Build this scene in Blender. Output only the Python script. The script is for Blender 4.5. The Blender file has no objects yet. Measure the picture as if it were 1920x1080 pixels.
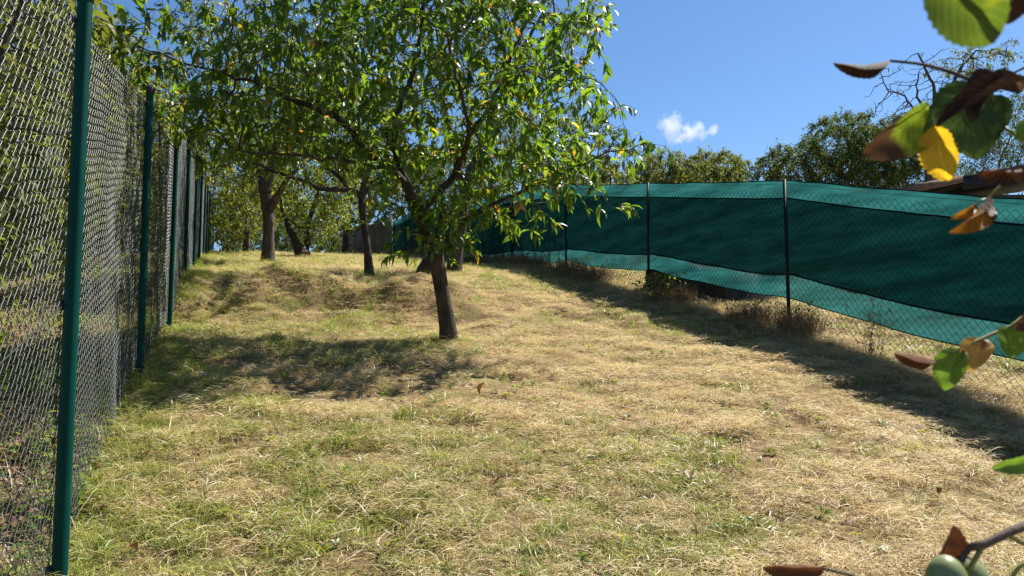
import bpy, math, random
import numpy as np
from mathutils import Vector, Matrix

random.seed(7)
RNG = np.random.default_rng(7)
scene = bpy.context.scene
COL = scene.collection
R = math.radians

# ------------------------------------------------------------------ camera
F = 1370.0                      # focal length in pixels of the 1920 px wide picture
PITCH = R(4.5)
CH = 1.45                       # eye height above the ground under the camera
SP, CP = math.sin(PITCH), math.cos(PITCH)
cam_data = bpy.data.cameras.new('camera')
cam_data.sensor_width = 36.0
cam_data.lens = 36.0 * F / 1920.0
cam_data.clip_start = 0.05
cam_data.clip_end = 3000.0
cam_data.dof.use_dof = True
cam_data.dof.focus_distance = 6.5
cam_data.dof.aperture_fstop = 13.0
cam = bpy.data.objects.new('camera', cam_data)
COL.objects.link(cam)
cam.location = (0, 0, CH)
cam.rotation_euler = (R(90) + PITCH, 0, 0)
scene.camera = cam

# ------------------------------------------------------------------ world, sun, exposure
SUN_AZ = R(52)                  # clockwise from the view direction, to the right
SUN_EL = R(53.5)
world = bpy.data.worlds.new('World')
scene.world = world
world.use_nodes = True
wn = world.node_tree.nodes
wl = world.node_tree.links
wn.clear()
w_out = wn.new('ShaderNodeOutputWorld')
w_bg = wn.new('ShaderNodeBackground')
w_sky = wn.new('ShaderNodeTexSky')
w_sky.sky_type = 'NISHITA'
w_sky.sun_disc = False
w_sky.sun_elevation = SUN_EL
w_sky.sun_rotation = SUN_AZ
w_sky.altitude = 300.0
w_sky.air_density = 1.0
w_sky.dust_density = 0.25
w_sky.ozone_density = 4.5
w_bg.inputs['Strength'].default_value = 0.064
w_hs = wn.new('ShaderNodeHueSaturation')
w_hs.inputs['Saturation'].default_value = 1.12
wl.new(w_sky.outputs[0], w_hs.inputs['Color'])
wl.new(w_hs.outputs[0], w_bg.inputs[0])
wl.new(w_bg.outputs[0], w_out.inputs[0])
sun_data = bpy.data.lights.new('sun', 'SUN')
sun_data.energy = 5.0
sun_data.angle = R(0.53)
sun_data.color = (1.0, 0.95, 0.86)
sun = bpy.data.objects.new('sun', sun_data)
COL.objects.link(sun)
to_sun = Vector((math.sin(SUN_AZ) * math.cos(SUN_EL), math.cos(SUN_AZ) * math.cos(SUN_EL), math.sin(SUN_EL)))
sun.rotation_euler = to_sun.to_track_quat('Z', 'Y').to_euler()
sun.location = to_sun * 60
scene.view_settings.view_transform = 'Standard'
scene.view_settings.look = 'None'
scene.view_settings.exposure = 1.2
scene.view_settings.gamma = 1.0
scene.view_settings.use_curve_mapping = False
scene.cycles.max_bounces = 6
scene.cycles.diffuse_bounces = 3
scene.cycles.glossy_bounces = 2
scene.cycles.transparent_max_bounces = 8
scene.cycles.transmission_bounces = 4
scene.cycles.volume_bounces = 6
scene.cycles.use_denoising = True
scene.cycles.volume_step_rate = 1.0
scene.cycles.volume_max_steps = 128


# ------------------------------------------------------------------ helpers
def P(u, v, d):
    """The point seen at pixel (u, v) of the 1920 x 1080 picture at depth d metres."""
    xc = (u - 960.0) / F * d
    yc = (540.0 - v) / F * d
    return np.array((xc, d * CP - yc * SP, CH + d * SP + yc * CP))


def hash2(ix, iy, seed=0):
    h = (ix.astype(np.int64) * 374761393 + iy.astype(np.int64) * 668265263 + seed * 1442695041) & 0x7fffffff
    h = ((h ^ (h >> 13)) * 1274126177) & 0x7fffffff
    h = h ^ (h >> 16)
    return (h & 0xffff) / 65535.0


def noise2(x, y, seed=0):
    x = np.asarray(x, float); y = np.asarray(y, float)
    ix, iy = np.floor(x), np.floor(y)
    fx, fy = x - ix, y - iy
    fx = fx * fx * (3 - 2 * fx); fy = fy * fy * (3 - 2 * fy)
    a = hash2(ix, iy, seed); b = hash2(ix + 1, iy, seed)
    c = hash2(ix, iy + 1, seed); d = hash2(ix + 1, iy + 1, seed)
    return (a + (b - a) * fx) + ((c + (d - c) * fx) - (a + (b - a) * fx)) * fy


def fbm2(x, y, seed=0, octaves=3):
    s, a, t = 0.0, 1.0, 0.0
    for o in range(octaves):
        s = s + a * noise2(np.asarray(x) * 2 ** o, np.asarray(y) * 2 ** o, seed + o)
        t += a; a *= 0.5
    return s / t


def mesh_np(name, verts, tris, smooth=False, mat=None, mat_idx=None):
    me = bpy.data.meshes.new(name)
    verts = np.ascontiguousarray(verts, dtype=np.float32)
    tris = np.ascontiguousarray(tris, dtype=np.int32)
    me.vertices.add(len(verts)); me.vertices.foreach_set('co', verts.ravel())
    me.loops.add(tris.size); me.loops.foreach_set('vertex_index', tris.ravel())
    n, k = tris.shape
    me.polygons.add(n)
    me.polygons.foreach_set('loop_start', np.arange(0, n * k, k, dtype=np.int32))
    if smooth:
        me.polygons.foreach_set('use_smooth', np.ones(n, dtype=bool))
    mats = mat if isinstance(mat, (list, tuple)) else [mat]
    for m in mats:
        if m: me.materials.append(m)
    if mat_idx is not None:
        me.polygons.foreach_set('material_index', np.asarray(mat_idx, dtype=np.int32))
    me.update(calc_edges=True)
    return me


class MB:
    """Collects pieces of ONE mesh (quads are split to triangles)."""
    def __init__(self): self.v, self.t, self.n = [], [], 0

    def add(self, verts, tris):
        verts = np.asarray(verts, float).reshape(-1, 3); tris = np.asarray(tris, int).reshape(-1, 3)
        self.v.append(verts); self.t.append(tris + self.n); self.n += len(verts)

    def tube(self, pts, rad, sides=6, cap=True, wob=0.0, seed=0):
        pts = np.asarray(pts, float); n = len(pts)
        rad = np.broadcast_to(np.asarray(rad, float), (n,))
        d = np.gradient(pts, axis=0)
        d /= np.linalg.norm(d, axis=1, keepdims=True) + 1e-12
        ref = np.array((0, 0, 1.0)) if abs(d[:, 2]).mean() < 0.8 else np.array((1.0, 0, 0))
        a = np.cross(d, ref); a /= np.linalg.norm(a, axis=1, keepdims=True) + 1e-12
        b = np.cross(d, a)
        th = np.arange(sides) * 2 * math.pi / sides
        rr = rad[:, None] * np.ones((n, sides))
        if wob:
            rr = rr * (1 + wob * (fbm2(np.arange(n)[:, None] * 0.37 + seed * 3.1, th[None, :] * 1.3 + 5, seed) - 0.5) * 2)
        ring = pts[:, None, :] + rr[:, :, None] * (np.cos(th)[None, :, None] * a[:, None, :] + np.sin(th)[None, :, None] * b[:, None, :])
        i = np.arange(n - 1)[:, None] * sides; j = np.arange(sides)[None, :]; k = (j + 1) % sides
        p, q, r, s = i + j, i + k, i + sides + k, i + sides + j
        t = np.concatenate([np.stack([p, q, r], -1).reshape(-1, 3), np.stack([p, r, s], -1).reshape(-1, 3)])
        v = ring.reshape(-1, 3)
        if cap:
            v = np.concatenate([v, pts[:1], pts[-1:]])
            c0, c1 = n * sides, n * sides + 1
            e0 = np.stack([np.full(sides, c0), (np.arange(sides) + 1) % sides, np.arange(sides)], -1)
            o = (n - 1) * sides
            e1 = np.stack([np.full(sides, c1), o + np.arange(sides), o + (np.arange(sides) + 1) % sides], -1)
            t = np.concatenate([t, e0, e1])
        self.add(v, t)

    def box(self, c, size, rz=0.0, M=None):
        h = np.asarray(size, float) / 2
        v = np.array([(x, y, z) for x in (-1, 1) for y in (-1, 1) for z in (-1, 1)], float) * h
        if M is not None: v = v @ np.asarray(M).T
        elif rz:
            cs, sn = math.cos(rz), math.sin(rz)
            v = v @ np.array(((cs, sn, 0), (-sn, cs, 0), (0, 0, 1)))
        v = v + np.asarray(c, float)
        q = [(0, 1, 3, 2), (4, 6, 7, 5), (0, 4, 5, 1), (2, 3, 7, 6), (0, 2, 6, 4), (1, 5, 7, 3)]
        t = [f for a, b, c_, d in q for f in ((a, b, c_), (a, c_, d))]
        self.add(v, t)

    def mesh(self, name, mat, smooth=False):
        return mesh_np(name, np.concatenate(self.v), np.concatenate(self.t), smooth, mat)

    def build(self, name, mat, parent=None, smooth=False):
        return obj(name, self.mesh(name, mat, smooth), parent)


def obj(name, me, parent=None):
    o = bpy.data.objects.new(name, me); COL.objects.link(o)
    if parent is not None:
        o.parent = parent
        o.matrix_parent_inverse = PINV.get(parent.name, Matrix.Identity(4))
    return o


PINV = {}


def tag(o, label, cat, group=None, kind=None):
    o['label'] = label
    if cat: o['category'] = cat
    if group: o['group'] = group
    if kind: o['kind'] = kind
    return o


def thing(name, loc, label, cat, group=None):
    """An Empty at the base; its parts are modelled in world coordinates and parented with the inverse."""
    o = bpy.data.objects.new(name, None); COL.objects.link(o)
    o.empty_display_size = 0.1
    o.location = Vector([float(c) for c in loc])
    PINV[o.name] = Matrix.Translation(-o.location)
    return tag(o, label, cat, group)


def resample(pts, step):
    pts = np.asarray(pts, float)
    # Catmull-Rom through the points, then even steps
    p = np.concatenate([[2 * pts[0] - pts[1]], pts, [2 * pts[-1] - pts[-2]]])
    out = []
    for i in range(1, len(p) - 2):
        t = np.linspace(0, 1, 12, endpoint=False)[:, None]
        a, b, c, d = p[i - 1], p[i], p[i + 1], p[i + 2]
        out.append(0.5 * ((2 * b) + (-a + c) * t + (2 * a - 5 * b + 4 * c - d) * t ** 2 + (-a + 3 * b - 3 * c + d) * t ** 3))
    out.append(pts[-1:]); q = np.concatenate(out)
    L = np.concatenate([[0], np.cumsum(np.linalg.norm(np.diff(q, axis=0), axis=1))])
    n = max(2, int(round(L[-1] / step)) + 1)
    s = np.linspace(0, L[-1], n)
    return np.stack([np.interp(s, L, q[:, k]) for k in range(3)], 1)


# ------------------------------------------------------------------ materials
def new_mat(name):
    m = bpy.data.materials.new(name); m.use_nodes = True
    nt = m.node_tree; nt.nodes.clear()
    out = nt.nodes.new('ShaderNodeOutputMaterial')
    return m, nt.nodes, nt.links, out


def ramp(N, stops):
    r = N.new('ShaderNodeValToRGB'); e = r.color_ramp.elements
    while len(e) < len(stops): e.new(0.5)
    for el, (p, c) in zip(e, stops): el.position = p; el.color = (*c, 1)
    return r


def leaf_mat(name, stops, trans=0.45, rough=0.42, tcol=(1.15, 1.15, 0.4), spec=0.5, tgain=2.2):
    m, N, L, out = new_mat(name)
    geo = N.new('ShaderNodeNewGeometry'); oi = N.new('ShaderNodeObjectInfo')
    add = N.new('ShaderNodeMath'); add.operation = 'ADD'
    L.new(geo.outputs['Random Per Island'], add.inputs[0]); L.new(oi.outputs['Random'], add.inputs[1])
    fr = N.new('ShaderNodeMath'); fr.operation = 'FRACT'; L.new(add.outputs[0], fr.inputs[0])
    cr = ramp(N, stops); L.new(fr.outputs[0], cr.inputs[0])
    pb = N.new('ShaderNodeBsdfPrincipled')
    pb.inputs['Roughness'].default_value = rough
    pb.inputs['Specular IOR Level'].default_value = spec
    L.new(cr.outputs[0], pb.inputs['Base Color'])
    mul = N.new('ShaderNodeVectorMath'); mul.operation = 'MULTIPLY'
    mul.inputs[1].default_value = tuple(c * tgain for c in tcol); L.new(cr.outputs[0], mul.inputs[0])
    tr = N.new('ShaderNodeBsdfTranslucent'); L.new(mul.outputs[0], tr.inputs[0])
    mx = N.new('ShaderNodeMixShader'); mx.inputs[0].default_value = trans
    L.new(pb.outputs[0], mx.inputs[1]); L.new(tr.outputs[0], mx.inputs[2]); L.new(mx.outputs[0], out.inputs[0])
    return m


def bark_mat(name, dark, light, scale=14.0, lichen=None, bump=0.6):
    m, N, L, out = new_mat(name)
    tc = N.new('ShaderNodeTexCoord'); mp = N.new('ShaderNodeMapping')
    mp.inputs['Scale'].default_value = (1, 1, 0.35); L.new(tc.outputs['Object'], mp.inputs[0])
    n1 = N.new('ShaderNodeTexNoise'); n1.inputs['Scale'].default_value = scale; n1.inputs['Detail'].default_value = 8
    n1.inputs['Roughness'].default_value = 0.7; L.new(mp.outputs[0], n1.inputs[0])
    cr = ramp(N, [(0.32, dark), (0.68, light)]); L.new(n1.outputs[0], cr.inputs[0])
    col = cr.outputs[0]
    if lichen:
        n2 = N.new('ShaderNodeTexNoise'); n2.inputs['Scale'].default_value = 5; n2.inputs['Detail'].default_value = 6
        L.new(tc.outputs['Object'], n2.inputs[0])
        r2 = ramp(N, [(0.56, (0, 0, 0)), (0.66, (1, 1, 1))]); L.new(n2.outputs[0], r2.inputs[0])
        mx = N.new('ShaderNodeMix'); mx.data_type = 'RGBA'; L.new(r2.outputs[0], mx.inputs[0])
        L.new(col, mx.inputs[6]); mx.inputs[7].default_value = (*lichen, 1); col = mx.outputs[2]
    pb = N.new('ShaderNodeBsdfPrincipled'); pb.inputs['Roughness'].default_value = 0.9
    pb.inputs['Specular IOR Level'].default_value = 0.2
    L.new(col, pb.inputs['Base Color'])
    bp = N.new('ShaderNodeBump'); bp.inputs['Strength'].default_value = bump; bp.inputs['Distance'].default_value = 0.03
    L.new(n1.outputs[0], bp.inputs['Height']); L.new(bp.outputs[0], pb.inputs['Normal'])
    L.new(pb.outputs[0], out.inputs[0])
    return m


def plain_mat(name, c1, c2, rough=0.6, scale=8.0, spec=0.4, metallic=0.0, bump=0.0, detail=6, stretch=(1, 1, 1)):
    m, N, L, out = new_mat(name)
    tc = N.new('ShaderNodeTexCoord'); mp = N.new('ShaderNodeMapping'); mp.inputs['Scale'].default_value = stretch
    L.new(tc.outputs['Object'], mp.inputs[0])
    n1 = N.new('ShaderNodeTexNoise'); n1.inputs['Scale'].default_value = scale; n1.inputs['Detail'].default_value = detail
    L.new(mp.outputs[0], n1.inputs[0])
    cr = ramp(N, [(0.35, c1), (0.65, c2)]); L.new(n1.outputs[0], cr.inputs[0])
    pb = N.new('ShaderNodeBsdfPrincipled'); pb.inputs['Roughness'].default_value = rough
    pb.inputs['Specular IOR Level'].default_value = spec; pb.inputs['Metallic'].default_value = metallic
    L.new(cr.outputs[0], pb.inputs['Base Color'])
    if bump:
        bp = N.new('ShaderNodeBump'); bp.inputs['Strength'].default_value = bump; bp.inputs['Distance'].default_value = 0.02
        L.new(n1.outputs[0], bp.inputs['Height']); L.new(bp.outputs[0], pb.inputs['Normal'])
    L.new(pb.outputs[0], out.inputs[0])
    return m


def ground_mat():
    m, N, L, out = new_mat('ground')
    tc = N.new('ShaderNodeTexCoord')
    n1 = N.new('ShaderNodeTexNoise'); n1.inputs['Scale'].default_value = 1.1; n1.inputs['Detail'].default_value = 5
    n2 = N.new('ShaderNodeTexNoise'); n2.inputs['Scale'].default_value = 38; n2.inputs['Detail'].default_value = 8; n2.inputs['Roughness'].default_value = 0.75
    n3 = N.new('ShaderNodeTexNoise'); n3.inputs['Scale'].default_value = 3.0; n3.inputs['Detail'].default_value = 6
    for n in (n1, n2, n3): L.new(tc.outputs['Object'], n.inputs[0])
    soil = ramp(N, [(0.3, (0.075, 0.048, 0.025)), (0.5, (0.19, 0.13, 0.065)), (0.72, (0.42, 0.31, 0.155))]); L.new(n2.outputs[0], soil.inputs[0])
    grn = ramp(N, [(0.3, (0.09, 0.095, 0.03)), (0.7, (0.26, 0.25, 0.08))]); L.new(n2.outputs[0], grn.inputs[0])
    k = ramp(N, [(0.5, (0, 0, 0)), (0.66, (0.8, 0.8, 0.8))]); L.new(n3.outputs[0], k.inputs[0])
    mx = N.new('ShaderNodeMix'); mx.data_type = 'RGBA'
    L.new(k.outputs[0], mx.inputs[0]); L.new(soil.outputs[0], mx.inputs[6]); L.new(grn.outputs[0], mx.inputs[7])
    pb = N.new('ShaderNodeBsdfPrincipled'); pb.inputs['Roughness'].default_value = 1.0; pb.inputs['Specular IOR Level'].default_value = 0.1
    L.new(mx.outputs[2], pb.inputs['Base Color'])
    bp = N.new('ShaderNodeBump'); bp.inputs['Strength'].default_value = 0.8; bp.inputs['Distance'].default_value = 0.03
    L.new(n2.outputs[0], bp.inputs['Height']); L.new(bp.outputs[0], pb.inputs['Normal'])
    L.new(pb.outputs[0], out.inputs[0])
    return m


def net_mat(name, col, opac, tr_w):
    """Knitted shade netting: threads that scatter and pass light, fine holes that let it straight through."""
    m, N, L, out = new_mat(name)
    tc = N.new('ShaderNodeTexCoord'); n1 = N.new('ShaderNodeTexNoise')
    n1.inputs['Scale'].default_value = 2.2; n1.inputs['Detail'].default_value = 5
    mp = N.new('ShaderNodeMapping'); mp.inputs['Scale'].default_value = (1, 1, 7); L.new(tc.outputs['Object'], mp.inputs[0])
    L.new(mp.outputs[0], n1.inputs[0])
    cr = ramp(N, [(0.3, tuple(c * 0.72 for c in col)), (0.7, tuple(min(1, c * 1.25 + 0.004) for c in col))]); L.new(n1.outputs[0], cr.inputs[0])
    df = N.new('ShaderNodeBsdfDiffuse'); tl = N.new('ShaderNodeBsdfTranslucent'); tp = N.new('ShaderNodeBsdfTransparent')
    L.new(cr.outputs[0], df.inputs[0]); L.new(cr.outputs[0], tl.inputs[0])
    a = N.new('ShaderNodeMixShader'); a.inputs[0].default_value = tr_w
    L.new(df.outputs[0], a.inputs[1]); L.new(tl.outputs[0], a.inputs[2])
    b = N.new('ShaderNodeMixShader'); b.inputs[0].default_value = opac
    L.new(tp.outputs[0], b.inputs[1]); L.new(a.outputs[0], b.inputs[2]); L.new(b.outputs[0], out.inputs[0])
    return m


M = {}
M['ground'] = ground_mat()
M['cherry_leaf'] = leaf_mat('cherry_leaf', [(0.0, (0.04, 0.08, 0.014)), (0.35, (0.06, 0.115, 0.018)), (0.7, (0.09, 0.15, 0.024)), (0.965, (0.12, 0.17, 0.03)), (0.985, (0.34, 0.25, 0.03)), (1.0, (0.28, 0.13, 0.03))], trans=0.46, rough=0.42, tgain=2.3, tcol=(1.2, 1.15, 0.35))
M['plum_leaf'] = leaf_mat('plum_leaf', [(0.0, (0.05, 0.08, 0.016)), (0.5, (0.085, 0.12, 0.022)), (0.85, (0.15, 0.165, 0.03)), (1.0, (0.27, 0.22, 0.04))], trans=0.45)
M['yellow_leaf'] = leaf_mat('yellowing_leaf', [(0.0, (0.055, 0.085, 0.016)), (0.45, (0.095, 0.125, 0.022)), (0.8, (0.15, 0.165, 0.03)), (0.96, (0.28, 0.22, 0.035)), (1.0, (0.2, 0.1, 0.03))], trans=0.48)
M['dark_leaf'] = leaf_mat('dark_leaf', [(0.0, (0.035, 0.055, 0.016)), (0.6, (0.06, 0.085, 0.024)), (1.0, (0.085, 0.11, 0.03))], trans=0.3, rough=0.62, spec=0.3)
M['olive_leaf'] = leaf_mat('olive_leaf', [(0.0, (0.055, 0.07, 0.018)), (0.6, (0.09, 0.105, 0.028)), (1.0, (0.13, 0.135, 0.033))], trans=0.38, rough=0.58, spec=0.3)
M['bark'] = bark_mat('cherry_bark', (0.022, 0.017, 0.013), (0.10, 0.075, 0.055), 16)
M['bark_grey'] = bark_mat('grey_bark', (0.03, 0.024, 0.02), (0.12, 0.095, 0.08), 12)
M['bark_dead'] = bark_mat('dead_bark', (0.03, 0.025, 0.022), (0.10, 0.085, 0.075), 10)
M['straw'] = leaf_mat('dry_straw', [(0.0, (0.41, 0.30, 0.15)), (0.4, (0.62, 0.50, 0.285)), (0.8, (0.79, 0.68, 0.45)), (1.0, (0.32, 0.20, 0.09))], trans=0.42, rough=0.5, tcol=(1, 0.95, 0.7), tgain=1.0, spec=0.4)
M['grass'] = leaf_mat('green_grass', [(0.0, (0.13, 0.18, 0.035)), (0.5, (0.23, 0.27, 0.06)), (0.8, (0.36, 0.36, 0.11)), (1.0, (0.55, 0.47, 0.2))], trans=0.35, rough=0.4, tcol=(1, 1.05, 0.5), tgain=1.2)
M['weed'] = leaf_mat('dry_weed', [(0.0, (0.13, 0.075, 0.04)), (0.5, (0.24, 0.15, 0.08)), (0.85, (0.38, 0.27, 0.15)), (1.0, (0.30, 0.26, 0.08))], trans=0.25, rough=0.6, tcol=(1, 0.9, 0.7), tgain=1.0)
M['litter'] = leaf_mat('brown_litter', [(0.0, (0.07, 0.035, 0.018)), (0.5, (0.16, 0.085, 0.04)), (1.0, (0.28, 0.17, 0.08))], trans=0.2, rough=0.55, tcol=(1, 0.7, 0.4), tgain=1.0)
M['herb'] = leaf_mat('broad_weed_leaf', [(0.0, (0.06, 0.11, 0.02)), (0.6, (0.12, 0.17, 0.03)), (1.0, (0.25, 0.25, 0.04))], trans=0.4)
M['post_green'] = plain_mat('post_green_paint', (0.0, 0.034, 0.027), (0.0, 0.045, 0.036), rough=0.45, scale=3, spec=0.10)
M['cap'] = plain_mat('post_cap_plastic', (0.012, 0.012, 0.016), (0.02, 0.02, 0.026), rough=0.4)
M['wire_green'] = plain_mat('coated_wire', (0.008, 0.022, 0.018), (0.014, 0.03, 0.025), rough=0.46, spec=0.8)
M['wire_dark'] = plain_mat('dark_wire', (0.004, 0.016, 0.015), (0.007, 0.024, 0.022), rough=0.5, spec=0.2)
M['post_dark'] = plain_mat('dark_post_paint', (0.005, 0.012, 0.011), (0.008, 0.018, 0.016), rough=0.55, spec=0.12)
M['net'] = net_mat('shade_net', (0.015, 0.095, 0.092), 0.965, 0.72)
M['net_hem'] = net_mat('shade_net_hem', (0.002, 0.018, 0.018), 0.998, 0.1)
M['wood_old'] = plain_mat('weathered_wood', (0.10, 0.075, 0.055), (0.22, 0.17, 0.125), rough=0.85, scale=9, bump=0.4, stretch=(1, 1, 8))
M['panel'] = plain_mat('reed_panel', (0.13, 0.11, 0.09), (0.24, 0.205, 0.165), rough=0.9, scale=6, bump=0.4, stretch=(1, 1, 5))
M['panel_pale'] = plain_mat('pale_panel', (0.28, 0.26, 0.23), (0.40, 0.38, 0.34), rough=0.9, scale=6, bump=0.3)
M['roof'] = plain_mat('tarred_felt', (0.012, 0.013, 0.017), (0.035, 0.036, 0.042), rough=0.8, scale=14, bump=0.4)
M['roof_wood'] = plain_mat('brown_roof_board', (0.10, 0.055, 0.035), (0.22, 0.13, 0.085), rough=0.8, scale=9, bump=0.3, stretch=(1, 6, 6))
M['tarp'] = plain_mat('black_tarp', (0.012, 0.012, 0.014), (0.04, 0.038, 0.036), rough=0.5, scale=4, bump=0.5)
M['lime'] = plain_mat('lime_wash', (0.62, 0.61, 0.58), (0.80, 0.79, 0.76), rough=0.9, scale=10, bump=0.3)


# ------------------------------------------------------------------ ground
BASE_Y = np.array([-40, -10, 0, 2.7, 5.5, 8.3, 11.0, 14.0, 17.0, 21.0, 28.0, 40.0, 60.0, 100.0, 400.0])
BASE_Z = np.array([-9.0, -3.2, -1.43, -0.90, -0.35, 0.18, 0.80, 1.36, 1.92, 2.45, 3.45, 4.55, 5.3, 5.0, -10.0]) + CH


def base_h(y):
    # smoothed piecewise profile of the slope
    o = 0
    for k, w in ((-1.2, 1), (-0.6, 2), (0, 3), (0.6, 2), (1.2, 1)):
        o = o + w * np.interp(np.asarray(y, float) + k, BASE_Y, BASE_Z)
    return o / 9


CTRL = [(106, 1090, 2.70), (268, 705, 5.48), (320, 612, 8.28), (346, 532, 11.06), (364, 507, 13.84), (376, 492, 16.6),
        (385, 484, 19.4), (398, 474, 27.7), (843, 638, 7.85), (693, 524, 12.5), (502, 494, 17.0), (850, 511, 14.5),
        (570, 484, 24.0), (1480, 613, 8.66), (1216, 547, 11.7), (1058, 510, 14.74), (950, 499, 17.8), (897, 495, 20.8),
        (700, 492, 34.0), (640, 490, 40.0), (1920, 765, 5.95), (3795, 1390, 2.6)]
_c = np.array([P(*c) for c in CTRL])
_S = 2.6


def _k(x, y):
    r2 = (x[..., None] - _c[:, 0]) ** 2 + (y[..., None] - _c[:, 1]) ** 2
    return np.exp(-r2 / (2 * _S * _S))


_W = np.linalg.solve(_k(_c[:, 0], _c[:, 1]) + 0.02 * np.eye(len(_c)), _c[:, 2] - base_h(_c[:, 1]))


def H(x, y):
    x = np.asarray(x, float); y = np.asarray(y, float)
    h = base_h(y) + _k(x, y) @ _W
    h = h + (fbm2(x * 0.9, y * 0.9, 3) - 0.5) * 0.09 + (fbm2(x * 3.2, y * 3.2, 9) - 0.5) * 0.10 * np.exp(-np.maximum(y - 14, 0) * .2)
    bank = np.exp(-((x + 2.6) / 2.2) ** 4 - ((y - 10.2) / 1.4) ** 4)          # lumpy bank by the fence
    bank = bank + 0.7 * np.exp(-((x - 1.2) / 0.9) ** 2 - ((y - 9.6) / 1.0) ** 2)
    h = h + bank * (fbm2(x * 1.5, y * 1.5, 21, 4) - 0.5) * 1.15
    win = 1 / (1 + np.exp((x + 0.2) * 2.2)) / (1 + np.exp(-(x + 6.0) * 2.2))
    edge = y - 9.8 - 0.5 * (fbm2(x * 0.9, 0 * x + 4, 33) - 0.5)
    h = h + win * 0.17 * np.tanh(edge / 0.32) * np.exp(-(edge / 1.5) ** 2)
    return h


def ground_hit(u, v):
    d = np.linspace(0.8, 60, 3000)
    p = np.stack([P(u, v, t) for t in d])
    below = np.nonzero(p[:, 2] < H(p[:, 0], p[:, 1]))[0]
    q = p[below[0]] if len(below) else p[-1]
    return np.array((q[0], q[1], float(H(q[0], q[1]))))


def axis(lo, hi, fine, grow, far_lo, far_hi):
    a = list(np.arange(lo, hi, fine)); s = fine
    while a[-1] < far_hi: s *= grow; a.append(a[-1] + s)
    s = fine
    while a[0] > far_lo: s *= grow; a.insert(0, a[0] - s)
    return np.array(a)


xs = axis(-6.0, 7.0, 0.075, 1.09, -420, 420)
ys = axis(1.0, 15.0, 0.075, 1.07, -60, 420)
X, Y = np.meshgrid(xs, ys)
Z = H(X, Y)
nx, ny = len(xs), len(ys)
ii = (np.arange(ny - 1)[:, None] * nx + np.arange(nx - 1)[None, :]).ravel()
gq = np.stack([ii, ii + 1, ii + nx + 1, ii + nx], 1)
ground = obj('ground', mesh_np('ground', np.stack([X, Y, Z], -1).reshape(-1, 3), gq, True, M['ground']))
tag(ground, 'sloping ground of dry mown grass between the two fences', 'ground', kind='structure')


# ------------------------------------------------------------------ chain link
def wire_mesh(v, f, mat, sides):
    me = mesh_np('mesh_panel', v, f, True, mat)
    ed = np.empty(len(me.edges) * 2, dtype=np.int32); me.edges.foreach_get('vertices', ed); ed = ed.reshape(-1, 2)
    at = me.attributes.new('sharp_edge', 'BOOLEAN', 'EDGE')
    at.data.foreach_set('value', (ed[:, 0] // sides) == (ed[:, 1] // sides))
    return me


def chain_link(p0, p1, z0, z1, hgt0, hgt1, w, hh, wire, sag=0.0, bulge=0.0, seed=0, follow=True, sides=3):
    """A woven panel between p0 and p1 (xy), its foot at z0..z1."""
    p0 = np.asarray(p0, float); p1 = np.asarray(p1, float)
    Ln = np.linalg.norm(p1 - p0); nw = int(Ln / w); w = Ln / nw
    nh = int(max(hgt0, hgt1) / hh)
    d = (p1 - p0) / Ln; nrm = np.array((-d[1], d[0]))
    k = np.arange(nw)[:, None]; j = np.arange(nh + 1)[None, :]
    s = (k + ((j + k) % 2)) * w + 0 * j
    t = np.clip(s / Ln, 0, 1)
    hj = j / nh
    foot = z0 + (z1 - z0) * t
    if follow:
        gx = p0[0] + d[0] * s; gy = p0[1] + d[1] * s
        foot = np.where(hj < 2, foot * 0.6 + 0.4 * H(gx, gy), foot)
    hg = hgt0 + (hgt1 - hgt0) * t - sag * 4 * t * (1 - t)
    z = foot + hj * hg
    off = bulge * np.sin(t * math.pi) * (fbm2(s * 1.3 + seed * 9, z * 1.1, seed) - 0.5) * 2
    off = off + np.where((j + k) % 2 == 0, wire * 0.6, -wire * 0.6)
    pts = np.stack([p0[0] + d[0] * s + nrm[0] * off, p0[1] + d[1] * s + nrm[1] * off, z + 0 * s], -1)   # nw, nh+1, 3
    # wire section: a small polygon along each bent wire
    e1 = np.array((d[0], d[1], 0)); e2 = np.array((nrm[0], nrm[1], 0))
    ring = [pts + wire / 2 * (1.25 * math.cos(a) * e1 + math.sin(a) * e2) for a in np.arange(sides) * 2 * math.pi / sides + math.pi / 2]
    v = np.stack(ring, 2)                                       # nw, nh+1, ring, 3
    n1 = nh + 1
    b = (np.arange(nw)[:, None, None] * n1 + np.arange(nh)[None, :, None]) * sides
    a = np.arange(sides)[None, None, :]; c = (a + 1) % sides
    q = np.stack([b + a, b + c, b + sides + c, b + sides + a], -1).reshape(-1, 4)
    return v.reshape(-1, 3), q


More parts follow.
